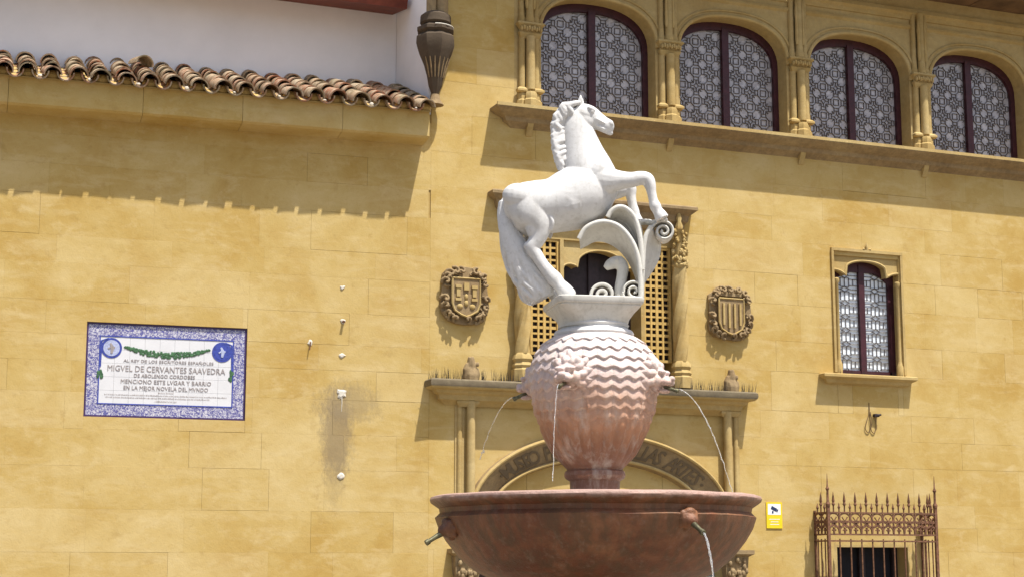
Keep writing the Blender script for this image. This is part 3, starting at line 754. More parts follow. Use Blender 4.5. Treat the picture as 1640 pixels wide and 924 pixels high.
# eave course: plain stone fascia in lengths
xe = -.10; x = -7.0
while x < xe:
    w_ = min(q.uniform(.9,1.4), xe-x)
    if xe-(x+w_) < .3: w_ = xe-x
    MB().add([(x+.002,0,6.235),(x+w_-.002,0,6.235),(x+w_-.002,0,6.54),(x+.002,0,6.54),(x+.002,-.27,6.25),(x+w_-.002,-.27,6.25),(x+w_-.002,-.30,6.27),(x+.002,-.30,6.27),(x+w_-.002,-.30,6.54),(x+.002,-.30,6.54)],
         [(0,1,5,4),(4,5,6,7),(7,6,8,9),(9,8,2,3),(0,4,7,9,3),(1,2,8,6,5),(0,3,2,1)]).build('eave_stone', 'stone', lwg); x += w_
SL = R(21.5)
roof2 = part('tiled_roof', lwg, 'weathered barrel tile roof edge')
MB().add([(-7.0,-.33,6.53),(xe,-.33,6.53),(xe,1.3,6.53+1.63*math.tan(SL)),(-7.0,1.3,6.53+1.63*math.tan(SL)),(-7.0,-.33,6.545),(xe,-.33,6.545),(xe,1.3,6.545+1.63*math.tan(SL)),(-7.0,1.3,6.545+1.63*math.tan(SL))],
     [(0,1,2,3),(4,7,6,5),(0,4,5,1),(1,5,6,2),(2,6,7,3),(3,7,4,0)]).build('roof_bed', 'mortar', roof2)
def barrel(r0, r1, Ln, th=.014, up=True, n=10):
    mb = MB(); rs = []
    for (r, y) in ((r0,0),(r1,Ln)):
        arc_ = [(math.cos(math.pi*j/n), math.sin(math.pi*j/n)) for j in range(n+1)]
        sg = 1 if up else -1
        rs.append([(r*c, y, sg*r*s*1.05) for c, s in arc_]+[((r-th)*c, y, sg*(r-th)*s*1.05) for c, s in reversed(arc_)])
    return mb.rings(rs, caps=False).add([p for p in rs[0]], [(j,j+1,2*n-j,2*n+1-j) for j in range(n)]).add([p for p in rs[1]], [(j,j+1,2*n-j,2*n+1-j) for j in range(n)])
cov = barrel(.100,.084,.44).mesh('roof_tile', 50); cov.materials.append(M['tile'])
pan = barrel(.088,.105,.44, up=False).mesh('channel_tile', 50); pan.materials.append(M['tile'])
NT = 28; SP = .2455
for i in range(NT):
    cx = xe-.06-SP*i; jit = q.uniform(-.012,.012)
    for r_ in range(6):
        if i > 23 and r_ > 2: continue
        d = -.14+.30*r_+q.uniform(-.02,.02)*(.35 if r_ == 0 else 1)
        o = obj('roof_tile', cov, None, roof2)
        y = -.31+d*math.cos(SL); z = 6.565+d*math.sin(SL)+.028+.012
        o.location = (cx+jit+q.uniform(-.008,.008), y, z); o.rotation_euler = (SL-R(2.2)+q.uniform(-.03,.03), q.uniform(-.09,.09), q.uniform(-.06,.06)); o.scale = (q.uniform(.9,1.06), q.uniform(.92,1.0), q.uniform(.85,1.08))
    for r_ in range(4):
        d = -.135+.34*r_+q.uniform(-.006,.006); o = obj('channel_tile', pan, None, roof2)
        o.location = (cx-SP/2+q.uniform(-.006,.006), -.31+d*math.cos(SL), 6.565+d*math.sin(SL)+.075); o.rotation_euler = (SL+q.uniform(-.01,.01), 0, q.uniform(-.02,.02))
# one loose tile lying across the others
o = obj('roof_tile', cov, None, roof2); o.location = (-3.13, .18, 6.93); o.rotation_euler = (R(14), R(8), R(10))
# mortar dabs at the tile ends
for i in range(NT):
    cx = xe-.06-SP*i-SP/2
    if i % 2: continue
    MB().ell((cx+q.uniform(-.02,.02), -.335, 6.56), (q.uniform(.015,.03),.02,q.uniform(.012,.024)), 7, 5).build('mortar_dab', 'plaster', roof2)
for i in range(NT):
    cx = xe-.06-SP*i; MB().ell((cx, -.28, 6.59), (.082,.05,.055), 10, 6).build('tile_packing', 'mortar', roof2)
# plaster dabs and rusty fixings left on the wall
for (x, z, rx, rz_) in ((-.975,4.60,.03,.022),(-.965,4.24,.035,.03),(-1.312,3.99,.028,.03),(-.968,3.87,.04,.028),(-.968,3.46,.055,.05),(-.955,2.585,.05,.042)):
    mb = MB(); k = 11; q2 = random.Random(int(x*1000+z*100))
    ring = [(x+rx*(a:=q2.uniform(.65,1.25))*math.cos(2*math.pi*j/k), z+rz_*a*math.sin(2*math.pi*j/k)) for j in range(k)]
    mb.add([(p[0],-.004,p[1]) for p in ring]+[(x+(p[0]-x)*.6,-.012,z+(p[1]-z)*.6) for p in ring], [(j,(j+1)%k,k+(j+1)%k,k+j) for j in range(k)]+[tuple(range(k,2*k))]).build('plaster_dab', 'plaster', lwg)
MB().tube([(-1.312,-.005,4.0),(-1.315,-.03,3.99),(-1.325,-.035,3.91)], .006, 6).build('fixing', 'iron', lwg)
MB().tube([(-.962,0,4.235),(-.962,-.05,4.225)], .014, 8).build('fixing', 'iron', lwg)
MB().tube([(-.962,-.003,3.44),(-.960,-.004,3.36),(-.963,-.003,3.27)], [.006,.004,.002], 6, flat=.4).build('plaster_run', 'plaster', lwg)

# ================================================================== white house behind
wh = thing('white_house', 'whitewashed house wall with red brown eave above the tiled wing', 'house', (-5.2,1.2,0))
MB().box(-6,3.19,.0,.3,5.5,9.5).build('wall', 'white_wall', wh)
ev = MB().add([(-6,-.55,8.02),(3.14,-.55,8.02),(3.14,.0,8.12),(-6,.0,8.12),(-6,-.60,8.16),(3.14,-.60,8.16),(3.14,.0,8.30),(-6,.0,8.30)], [(0,1,2,3),(4,7,6,5),(0,4,5,1),(1,5,6,2),(2,6,7,3),(3,7,4,0)]).build('eave', 'brown_wood', wh)
for i in range(16):
    xx = -5.6+.56*i; MB().box(xx, xx+.09, -.53, -.01, 7.985, 8.02).build('rafter', 'brown_wood', ev) if xx < 1 else None

# ================================================================== things on the walls
def frame_pt(o, x, z, out=0): return o
# ceramic plaque (recessed in the left wing)
pq = thing('ceramic_plaque', 'white glazed commemorative plaque with blue border and green garland on the wall', 'plaque', (HX+math.cos(LA)*-2.805, math.sin(LA)*-2.805, 0), LA)
X0, X1, Z0, Z1 = -.82+.003, .82-.003, 3.148, 4.112; PY = .022
MB().box(X0,X1,PY+.012,PY+.03,Z0,Z1).build('backing', 'mortar', pq)
bw = .135; t = .016
MB().box(X0,X1,PY-.006,PY+.01,Z0,Z0+t).box(X0,X1,PY-.006,PY+.01,Z1-t,Z1).box(X0,X0+t,PY-.006,PY+.01,Z0+t,Z1-t).box(X1-t,X1,PY-.006,PY+.01,Z0+t,Z1-t).build('edge', 'maroon', pq)
nb = 10; q = random.Random(6)
def tiles(x0,x1,z0,z1,nx,nz,mat,y):
    for i in range(nx):
        for k in range(nz):
            a, c = x0+(x1-x0)*i/nx, x0+(x1-x0)*(i+1)/nx; e, f_ = z0+(z1-z0)*k/nz, z0+(z1-z0)*(k+1)/nz
            MB().box(a+.0008,c-.0008,y-q.uniform(0,.0008),y+.012,e+.0008,f_-.0008).build('ceramic_tile', mat, pq)
a, c, e, f_ = X0+t, X1-t, Z0+t, Z1-t
tiles(a,c,e,e+bw-t,10,1,'border',PY); tiles(a,c,f_-bw+t,f_,10,1,'border',PY)
tiles(a,a+bw-t,e+bw-t,f_-bw+t,1,5,'border',PY); tiles(c-bw+t,c,e+bw-t,f_-bw+t,1,5,'border',PY)
tiles(X0+bw,X1-bw,Z0+bw,Z1-bw,9,5,'ceramic',PY)
MB().box(X0+bw-.006,X1-bw+.006,PY-.004,PY,Z0+bw-.006,Z0+bw+.006).box(X0+bw-.006,X1-bw+.006,PY-.004,PY,Z1-bw-.006,Z1-bw+.006).box(X0+bw-.006,X0+bw+.006,PY-.004,PY,Z0+bw+.006,Z1-bw-.006).box(X1-bw-.006,X1-bw+.006,PY-.004,PY,Z0+bw+.006,Z1-bw-.006).build('inner_line', 'blue', pq)
def flat_text(txt, size, x, z, mat, width=None, name='lettering'):
    me = text_mesh(txt, size, .0012)
    w = max(v.co.x for v in me.vertices)-min(v.co.x for v in me.vertices); sx = width/w if width else 1
    for v in me.vertices: v.co = (x+v.co.x*sx, PY-.0035-v.co.z, z+v.co.y)
    me.name = name; return obj(name, me, mat, pq)
flat_text('AL REY DE LOS ESCRITORES ESPA\u00d1OLES', .042, .02, 3.718, 'brown_glaze', .92)
flat_text('MIGVEL DE CERVANTES SAAVEDRA', .088, .0, 3.622, 'brown_glaze', 1.20)
flat_text('DE ABOLENGO CORDOBES', .052, -.02, 3.565, 'brown_glaze', .62)
flat_text('MENCIONO ESTE LVGAR Y BARRIO', .060, .0, 3.500, 'brown_glaze', .92)
flat_text('EN LA MEJOR NOVELA DEL MVNDO', .058, .0, 3.436, 'brown_glaze', .86)
# rows of lettering too small to read: short broken strokes
b = MB()
for (zr, w_, hh) in ((3.400,.16,.014),(3.372,1.24,.015),(3.345,1.22,.015),(3.312,.22,.016)):
    x = -w_/2
    if zr == 3.345: w_ = .9
    while x < w_/2:
        l = q.uniform(.004,.012); b.box(x,x+l*.55,PY-.0022,PY-.001,zr,zr+hh*q.choice((.6,.8,1))); x += l+.004*(q.random()<.2)
b.build('small_lettering', 'brown_glaze', pq)
for sx, m1, m2 in ((-1,'blue','paleblue'),(1,'blue','blue')):
    cx, cz = sx*.565, 3.855
    md = MB().add([(cx+.105*math.cos(2*math.pi*j/32),PY-.004,cz+.105*math.sin(2*math.pi*j/32)) for j in range(32)]+[(cx+.105*math.cos(2*math.pi*j/32),PY,cz+.105*math.sin(2*math.pi*j/32)) for j in range(32)], [tuple(range(32))]+[(j,(j+1)%32,32+(j+1)%32,32+j) for j in range(32)]).build('medallion', m1, pq)
    MB().add([(cx+.083*math.cos(2*math.pi*j/32),PY-.0055,cz+.083*math.sin(2*math.pi*j/32)) for j in range(32)], [tuple(range(32))]).build('medallion_field', m2, md)
    fig = MB().tube([(cx,PY-.008,cz-.055),(cx+.01,PY-.008,cz),(cx-.012,PY-.008,cz+.05)], [.012,.022,.010], 6, flat=.2)
    fig.tube([(cx-.035,PY-.008,cz-.01),(cx,PY-.008,cz+.012),(cx+.035,PY-.008,cz+.005)], .009, 6, flat=.2)
    fig.build('medallion_figure', 'brown_glaze' if sx < 0 else 'paleblue', md, 40)
    MB().tube([(cx+sx*.03,PY-.004,cz+.10),(cx+sx*.10,PY-.004,cz+.075),(cx+sx*.105,PY-.004,3.70),(cx+sx*.105,PY-.004,3.66)], [.008,.010,.008,.008], 6, flat=.3).build('ribbon', 'blue', pq)
    b = MB()
    for k in range(10): b.ell((cx+sx*.105+q.uniform(-.022,.022),PY-.004,3.655-q.uniform(0,.10)), (.014,.003,.022), 6, 4)
    b.build('tassel', 'green', pq)
b = MB(); K = 60
for i in range(K):
    s = -1+2*i/(K-1); x = s*.42; z = 3.80+.07*s*s; w_ = .026*(1-abs(s)**2.2)+.004
    for k in range(3): b.ell((x+q.uniform(-.01,.01),PY-.004,z+q.uniform(-w_,w_)), (.016,.003,.012), 6, 4, Matrix.Rotation(q.uniform(-1.2,1.2),3,'Y'))
b.build('garland', 'green', pq)

# coats of arms
def coat(name, label, x, z, w, h, seed, kind):
    t = thing(name, label, 'coat of arms', (x,0,z), 0, 'carved coats of arms beside the ornate window')
    q = random.Random(seed); mb = MB()
    def outline(sx, sz, n=40):
        o = []
        for i in range(n):
            a = 2*math.pi*i/n; c, s = math.cos(a), math.sin(a)
            o.append((sx*math.copysign(abs(c)**.55, c)*(1+.05*math.sin(7*a+seed)), sz*math.copysign(abs(s)**.55, s)*(1+.04*math.cos(6*a+seed))))
        return o
    mb.prism(outline(w*.46,h*.47), -.04, .0)
    for i in range(20):          # curling leaf scrolls round the rim
        a = 2*math.pi*i/20+q.uniform(-.08,.08); c, s = math.cos(a), math.sin(a)
        cx, cz = w*.40*math.copysign(abs(c)**.6,c), h*.41*math.copysign(abs(s)**.6,s)
        r0 = q.uniform(.035,.055); ph = a+q.uniform(-1,1); dr = 1 if math.cos(a) > 0 else -1
        pts = [(cx+r0*(1-k/9)*math.cos(ph+dr*k*.75), -.05-.035*math.sin(math.pi*k/9)-.004*k, cz+r0*(1-k/9)*math.sin(ph+dr*k*.75)) for k in range(9)]
        mb.tube(pts, [.020-.001*k for k in range(9)], 6)
        pts = [(cx*.86+q.uniform(-.02,.02)+.03*math.cos(ph+k*.6), -.045-.02*(k%2), cz*.84+.03*math.sin(ph+k*.6)) for k in range(5)]
        mb.tube(pts, [.016,.018,.016,.012,.006], 6)
    fuse('mantling', mb, .0065, 1, 'dirty', t)
    sw, sh = w*.27, h*.31; zc = -.02 if kind == 'tower' else -.035
    shp = [(-sw,sh+zc),(sw,sh+zc),(sw,-sh*.35+zc),(sw*.82,-sh*.75+zc),(sw*.35,-sh*.97+zc),(0,-sh*1.06+zc),(-sw*.35,-sh*.97+zc),(-sw*.82,-sh*.75+zc),(-sw,-sh*.35+zc)]
    sd = MB().prism(shp, -.085, -.02).build('shield', 'dirty', t)
    n = len(shp); MB().tube([(x_,-.087,z_) for x_,z_ in shp]+[(shp[0][0],-.087,shp[0][1])], .012, 6).build('shield_rim', 'trim', sd, 40)
    b = MB()
    if kind == 'bars':
        for k in range(4):
            xx = -sw*.66+k*sw*.44; b.box(xx-.012,xx+.012,-.108,-.083,-sh*(.78-.25*abs(k-1.5)/1.5)+zc,sh*.72+zc)
        b.build('bar_charges', 'trim', sd)
        c = MB().moulding(-sw*.75,sw*.75,[(.0,sh+zc+.075),(.03,sh+zc+.07),(.03,sh+zc+.03),(.0,sh+zc+.02)], y0=-.05)
        for k in range(5): c.ell((-sw*.8+k*sw*.4,-.075,sh+zc+.10), (.02,.02,.028), 7, 5)
        c.build('crown', 'dirty', t, 40)
    else:
        for sx in (-1,1):
            b.box(sx*sw*.58-.022,sx*sw*.58+.022,-.103,-.083,sh*.0+zc,sh*.45+zc).box(sx*sw*.58-.034,sx*sw*.58+.034,-.110,-.083,sh*.46+zc,sh*.62+zc).box(sx*sw*.58-.034,sx*sw*.58+.034,-.105,-.083,-sh*.22+zc,-sh*.08+zc)
            b.ell((sx*sw*.45,-.087,-sh*.52+zc), (.035,.018,.03), 8, 5)
        b.ell((0,-.087,.0+zc), (.022,.02,.035), 8, 5).ell((0,-.087,-.07+zc), (.026,.02,.035), 8, 5).box(-.03,.03,-.104,-.083,sh*.35+zc,sh*.75+zc)
        b.build('charges', 'trim', sd, 40)
coat('coat_of_arms', 'weathered carved coat of arms left of the horse, shield with small blocks', -1.585, 4.58, .60, .66, 3, 'tower')
coat('coat_of_arms', 'weathered carved coat of arms right of the horse, crowned shield with vertical bars', 1.725, 4.57, .61, .66, 8, 'bars')

# yellow camera-surveillance sign
sg = thing('warning_sign', 'small yellow surveillance sign on the wall right of the basin', 'sign', (2.275,0,2.24))
MB().box(-.105,.105,-.012,-.0045,-.15,.15).build('plate', 'yellow', sg)
MB().box(-.085,.085,-.0135,-.0122,.005,.13).build('white_panel', 'sign_white', sg)
ic = MB(); ca, sa = math.cos(R(-25)), math.sin(R(-25))
def rp(p): return (p[0]*ca-p[1]*sa, .07+p[0]*sa+p[1]*ca)
ic.prism([rp(p) for p in ((-.045,-.018),(.03,-.018),(.03,.02),(-.045,.02))], -.0155, -.0137).prism([rp(p) for p in ((.032,-.01),(.05,-.02),(.05,.022),(.032,.012))], -.0155, -.0137).prism([(-.035,.02),(-.012,.02),(-.012,.05),(-.03,.05)], -.0150, -.0136)
ic.build('camera_symbol', 'sign_blue', sg)
b = MB()
for k, w_ in enumerate((.07,.05,.06)): b.box(-w_,w_,-.0135,-.0122,-.05-.03*k,-.043-.03*k)
b.build('small_lines', 'sign_white', sg)

# loops of cable below the right-hand window
cbk = thing('cable_loops', 'thin hanging cable loops with small dark clip below the right window', 'cable', (3.66,0,3.40))
pts = catmull([(-.03,-.006,.20),(-.035,-.012,.08),(-.075,-.016,-.02),(-.10,-.014,-.11),(-.06,-.012,-.16),(-.025,-.014,-.10),(-.03,-.016,0),(-.02,-.012,.09)], 5)
MB().tube(pts, .005, 6).build('cable', 'cable', cbk, 60)
pts = catmull([(-.02,-.010,.09),(-.005,-.016,-.02),(-.02,-.014,-.12),(.02,-.012,-.165),(.055,-.014,-.10),(.05,-.016,-.02),(.04,-.012,.05)], 5)
MB().tube(pts, .005, 6).build('cable', 'cable', cbk, 60)
MB().box(.02,.085,-.05,-.0045,.03,.065).tube([(.05,-.045,.05),(.10,-.06,.055)], .012, 8).build('clip', 'shutter', cbk)

# wrought-iron window grille
gr = thing('window_grille', 'rusty wrought iron window grille with spiked lace cresting at lower right', 'grille', (3.565,0,0))
GX, GY = .745, -.30
for sx in (-1,1):
    p = MB().box(sx*GX-.017,sx*GX+.017,GY-.017,GY+.017,.6,2.36).lathe([(.026,2.34),(.03,2.37),(.016,2.40),(.013,2.52),(.024,2.545),(.010,2.57),(.002,2.72)], sx*GX, GY, 8)
    p.build('post', 'iron', gr, 30)
    MB().box(sx*GX-.012,sx*GX+.012,-.03,-.004,.6,2.30).build('wall_post', 'iron', gr)
nb = 9
for i in range(nb):
    x = -GX+2*GX*(i+1)/(nb+1); MB().tube([(x,GY,.6),(x,GY,1.97)], .0085, 6).build('bar', 'iron', gr)
for sx in (-1,1):
    for y in (-.22,-.14,-.07): MB().tube([(sx*GX,y,.6),(sx*GX,y,1.97)], .008, 6).build('bar', 'iron', gr)
for z in (1.945,2.02,2.27):
    MB().box(-GX,GX,GY-.012,GY+.012,z-.009,z+.009).box(-GX-.012,-GX+.012,GY,-.01,z-.009,z+.009).box(GX-.012,GX+.012,GY,-.01,z-.009,z+.009).build('rail', 'iron', gr)
def lace(mb, a, b):      # a, b: end points (x, y); interlaced rings, pointed arches and fleurs
    L_ = math.dist(a, b); n = max(2, round(L_/.148)); ux, uy = (b[0]-a[0])/L_, (b[1]-a[1])/L_
    P = lambda s, z: (a[0]+ux*s, a[1]+uy*s, z)
    st = L_/n; r = .0105
    for i in range(n):
        s = (i+.5)*st
        mb.tube([P(s+st*.5*math.cos(2*math.pi*k/14)*.96, 2.205+.058*math.sin(2*math.pi*k/14)) for k in range(15)], r, 5, caps=False)
        for o in (-.25,.25): mb.tube([P(s+o*st+st*.25*math.cos(2*math.pi*k/10), 2.14+.035*math.sin(2*math.pi*k/10)) for k in range(11)], r*.9, 5, caps=False)
        mb.tube([P(s-st*.48, 2.03), P(s-st*.44, 2.08), P(s-st*.2, 2.12), P(s, 2.155)], r, 5); mb.tube([P(s+st*.48, 2.03), P(s+st*.44, 2.08), P(s+st*.2, 2.12), P(s, 2.155)], r, 5)
        mb.tube([P(s-st*.5, 2.02), P(s-st*.5, 2.27)], r*1.1, 5); mb.tube([P(s, 2.02), P(s, 2.10)], [r,r*1.5], 5)
        mb.tube([P(s-st*.18,2.065),P(s,2.085),P(s+st*.18,2.065)], r*.9, 5)
        mb.tube([P(s-st*.25, 2.22), P(s, 2.17), P(s+st*.25, 2.22)], r*.8, 5)
b = MB(); lace(b, (-GX,GY), (GX,GY)); b.build('lace_panel', 'iron', gr)
for sx in (-1,1):
    b = MB(); lace(b, (sx*GX,GY), (sx*GX,-.01)); b.build('lace_panel', 'iron', gr)
tall = MB().lathe([(.009,0),(.009,.07),(.020,.09),(.012,.115),(.018,.13),(.002,.235)], n=7).mesh('spike', 30); tall.materials.append(M['iron'])
short = MB().lathe([(.008,0),(.008,.035),(.017,.055),(.010,.075),(.002,.11)], n=7).mesh('spike', 30); short.materials.append(M['iron'])
ns = 20
for i in range(1, ns):
    o = obj('spike', tall if i % 2 else short, None, gr); o.location = (-GX+2*GX*i/ns, GY, 2.275)
for sx in (-1,1):
    for k, y in enumerate((-.225,-.15,-.075)):
        o = obj('spike', short if k % 2 == 0 else tall, None, gr); o.location = (sx*GX, y, 2.275)

# ================================================================== fountain
FX, FYW = -3.219, -6.941
fo = thing('fountain', 'red marble fountain with round basin and scale carved urn', 'fountain', (FX,FYW,0), -YAW)
# pedestal and basin
MB().lathe([(.62,0),(.62,.12),(.50,.16),(.36,.30),(.30,.75),(.34,1.15),(.44,1.38),(.50,1.46)], n=40).build('pedestal', 'basin', fo, 35)
prof = [(.30,1.47),(.50,1.49),(.66,1.53),(.80,1.60),(.91,1.695),(.985,1.79),(1.035,1.87),(1.055,1.925),(1.062,1.945),(1.050,1.955),(1.030,1.975),(1.035,2.005),(1.075,2.032),(1.092,2.045),(1.097,2.062),(1.090,2.078),(1.068,2.086),(1.03,2.082),(1.00,2.05),(.90,1.93),(.5,1.85),(.12,1.84)]
mb = MB(); n = 160; rs = []
for r, z in prof:
    ring = []
    for j in range(n):
        a = 2*math.pi*j/n; w = noise.noise((3*math.cos(a), 3*math.sin(a), z*4))*.006+noise.noise((14*math.cos(a), 14*math.sin(a), z*9))*.003
        ring.append(((r+w)*math.cos(a), (r+w)*math.sin(a), z+w*.6))
    rs.append(ring)
basin = mb.rings(rs).build('basin', 'basin', fo, 40)
MB().lathe([(.98,2.03),(.3,2.031)], n=64).build('water_surface', 'water', fo, 30)
# foot and urn
MB().lathe([(.26,1.84),(.25,2.00),(.175,2.06),(.165,2.12),(.168,2.19),(.195,2.205),(.205,2.225),(.200,2.25),(.185,2.262),(.19,2.275)], n=48).build('urn_foot', 'urn', fo, 35)
up = catmull([(.190,2.27),(.215,2.30),(.285,2.40),(.345,2.53),(.392,2.68),(.418,2.83),(.412,2.94),(.372,3.05),(.305,3.13),(.245,3.165)], 26)
rs = []; n = 520; NW = 26
for i, (r, z) in enumerate(up):
    ring = []
    for j in range(n):
        a = 2*math.pi*j/n; d = 0
        wob = noise.noise((math.cos(a)*3, math.sin(a)*3, z*7)); tri = math.cos(a*NW+wob*.9)
        if z > 2.50:
            s = (z-2.50)/.066; s2 = s+.155*tri*(1+.5*wob)+.12*noise.noise((math.cos(a)*5, math.sin(a)*5, z*4+9))
            fr = s2-math.floor(s2)
            d = .019*(1-fr)**.8*min(1, fr/.14)
            d *= min(1, (z-2.50)/.12)*min(1, (3.15-z)/.05+.1)
            d += .007*abs(math.cos(a*NW/2))**.7*min(1, (z-2.50)/.1)*min(1, (3.15-z)/.05+.1)
        if z < 2.62:
            k = min(1, (2.62-z)/.10)*min(1, (z-2.28)/.08); d += k*.016*abs(math.sin(a*NW/2))
        d += noise.noise((r*9*math.cos(a), r*9*math.sin(a), z*9))*.006
        ring.append(((r+d)*math.cos(a), (r+d)*math.sin(a), z))
    rs.append(ring)
mb = MB().rings(rs, caps=False)
urn = mb.build('urn', 'urn', fo, 80)
MB().lathe([(.20,3.13),(.262,3.150),(.272,3.170),(.262,3.190),(.235,3.200),(.228,3.215),(.240,3.228),(.225,3.245),(.205,3.25)], n=48).build('urn_collar', 'white_marble', fo, 40)
# square plinth under the horse, set square to the facade
pl = []; 
for (h_, z) in ((.215,3.225),(.212,3.25),(.216,3.28),(.230,3.315),(.248,3.345),(.252,3.352),(.252,3.362),(.262,3.366),(.268,3.38),(.268,3.405),(.262,3.410),(.10,3.410)):
    ring = []
    for j in range(48):
        a = 2*math.pi*j/48; c, s = math.cos(a), math.sin(a); e = .16 if z > 3.35 else (.16+.75*min(1,(3.35-z)/.09))
        x, y = h_*math.copysign(abs(c)**e, c)*1.04, h_*math.copysign(abs(s)**e, s)*1.0
        cr, sr = math.cos(R(11)), math.sin(R(11))
        ring.append((x*cr*1.06-y*sr*1.06-.005, x*sr*1.06+y*cr*1.06, z-.014))
    pl.append(ring)
MB().rings(pl).build('plinth', 'grey_marble', fo, 35)
# lion-head spouts
q = random.Random(17); lh = MB()
lh.ell((0,-.02,0),(.085,.085,.088)).ell((0,-.105,-.016),(.056,.055,.034)).ell((0,-.148,.002),(.030,.022,.020)).ell((0,-.10,-.082),(.042,.045,.016))
for s in (-1,1):
    lh.ell((s*.040,-.092,.042),(.034,.026,.016)).ell((s*.034,-.128,-.022),(.030,.030,.024)).ell((s*.072,-.04,.082),(.026,.020,.032)).ell((s*.062,-.065,-.02),(.034,.036,.040)).ell((s*.036,-.100,.020),(.013,.014,.011))
for ring, (rad, num, yy, ln) in enumerate(((.086,11,-.030,.040),(.118,14,.008,.046))):
    for j in range(num):
        a = 2*math.pi*j/num+ring*.2; c, s = math.cos(a), math.sin(a)
        if s < -.75 and ring == 0: continue
        base = Vector((c*rad*.8, yy-.01, s*rad*.85)); tip = Vector((c*(rad+ln)-s*.02, yy+.028, s*(rad+ln)*1.05+c*.02-.008)); mid = (tip+base)/2+Vector((s*.010,-.016,-c*.010))
        lh.tube(catmull([base,mid,tip], 3), [.024,.028,.029,.027,.023,.017,.009], 8)
for sd in (-1,1):
    for j in range(6):
        lh.tube(catmull([(sd*(.085+.01*(j%2)),.02,-.04-.03*j),(sd*.115,.005,-.055-.03*j),(sd*.105,.015,-.085-.032*j),(sd*.075,.025,-.10-.032*j)],3), [.014,.016,.018,.019,.018,.016,.014,.011,.008,.005], 7)
lion0 = fuse('lion_head', lh, .0055, 2, 'urn', fo)
AZ = [R(-25), R(65), R(-115), R(155)]
for k, a in enumerate(AZ):
    o = lion0
    if k: o = lion0.copy(); COL.objects.link(o); o.parent = fo
    rr_ = .405; o.location = (rr_*math.sin(a), -rr_*math.cos(a), 2.86); o.rotation_euler = (R(6),0,a)
    p = MB().tube([(0,-.10,-.052),(0,-.19,-.075)], [.013,.012], 10).tube([(0,-.185,-.073),(0,-.20,-.078)], [.016,.016], 10).build('spout_pipe', 'bronze', o, 40)
lion0.rotation_euler = (R(6),0,AZ[0])
# knobs with bronze nozzles under the basin rim
kn = MB(); q = random.Random(19)
kn.ell((0,0,0),(.068,.055,.060)).ell((0,-.03,-.01),(.045,.045,.04)).ell((-.04,.0,.03),(.03,.03,.03)).ell((.04,.0,.03),(.03,.03,.03)).ell((0,-.02,.045),(.04,.03,.025))
for j in range(8): a = 2*math.pi*j/8; kn.ell((.06*math.cos(a),.02,.055*math.sin(a)),(.022,.025,.022))
knob0 = fuse('mask_boss', kn, .007, 2, 'basin', fo)
BAZ = [R(30), R(-66), R(118), R(206)]
for k, a in enumerate(BAZ):
    o = knob0
    if k: o = knob0.copy(); COL.objects.link(o); o.parent = fo
    zb = 1.915; o.location = (1.045*math.sin(a), -1.045*math.cos(a), zb-(.05 if k == 1 else 0)); o.rotation_euler = (0,0,a)
    MB().tube([(0,-.05,-.03),(0,-.10,-.058),(0,-.145,-.085)], [.020,.015,.014], 10).tube([(0,-.135,-.079),(0,-.155,-.091)], [.019,.019], 10).build('nozzle', 'bronze', o, 40)

# ------------------------------------------------------------------ horse statue
hs = thing('horse_statue', 'white stone rearing horse with forelegs on a carved scroll on top of the fountain', 'statue', (FX,FYW,3.395), -YAW)
K_ = .00178; KZ = .00174
def H(x, z, v=0): return ((x-432)*K_, v*K_, (874-z)*KZ)      # modelling sheet units to metres, origin on the plinth
def loft(mb, secs, n=20, sub=5):
    """secs: (x, z, v, radius in the profile plane, radius in depth)"""
    P = catmull(secs, sub); rs = []
    for i, p in enumerate(P):
        a, b = P[max(i-1,0)], P[min(i+1,len(P)-1)]
        t = Vector((b[0]-a[0], b[1]-a[1])); t = t.normalized() if t.length else Vector((1,0)); nn = Vector((-t.y, t.x))
        rs.append([H(p[0]+nn.x*p[3]*math.cos(2*math.pi*j/n), p[1]+nn.y*p[3]*math.cos(2*math.pi*j/n), p[2]+p[4]*math.sin(2*math.pi*j/n)) for j in range(n)])
    return mb.rings(rs)
def blob(mb, x, z, v, rx, rz_, rv, ang=0):
    return mb.ell(H(x,z,v), (rx*K_, rv*K_, rz_*KZ), 16, 10, Matrix.Rotation(R(ang),3,'Y'))
hb = MB()
# trunk
loft(hb, [(92,520,0,28,40),(118,512,0,74,78),(160,508,0,102,98),(215,500,0,106,104),(280,492,0,108,106),(345,470,0,122,108),(410,438,0,122,102),(462,412,0,100,86),(500,398,0,68,64),(526,390,0,30,34)], 72, 8)
# neck and head
loft(hb, [(432,400,0,104,84),(408,330,0,95,72),(392,270,0,80,60),(380,215,0,69,51),(372,165,0,60,45),(368,128,0,48,38),(372,104,0,30,30)], 56, 8)
loft(hb, [(366,118,0,36,32),(392,124,0,46,38),(420,132,0,45,37),(448,147,0,37,30),(475,163,0,31,25),(496,174,0,29,25),(510,180,0,20,18),(516,182,0,8,8)], 20)
blob(hb, 408,150,-18,36,36,20); blob(hb, 408,150,18,36,36,20)            # cheeks
blob(hb, 497,196,0,18,10,15, 20); blob(hb, 504,164,-18,11,13,9); blob(hb, 504,164,18,11,13,9)
for s in (-1,1):
    blob(hb, 428,109,s*34,17,8,9, 25); blob(hb, 431,121,s*34,9,8,8); blob(hb, 462,180,s*20,26,4,6, 30)        # brow and eye
    loft(hb, [(384+6*(s>0),96,s*18,11,9),(386+7*(s>0),76,s*22,11,7),(388+8*(s>0),58,s*23,6,5),(388+8*(s>0),48,s*22,1.5,1.5)], 10)
    blob(hb, 455,152,s*27,30,5,5, 28)                                      # facial crest
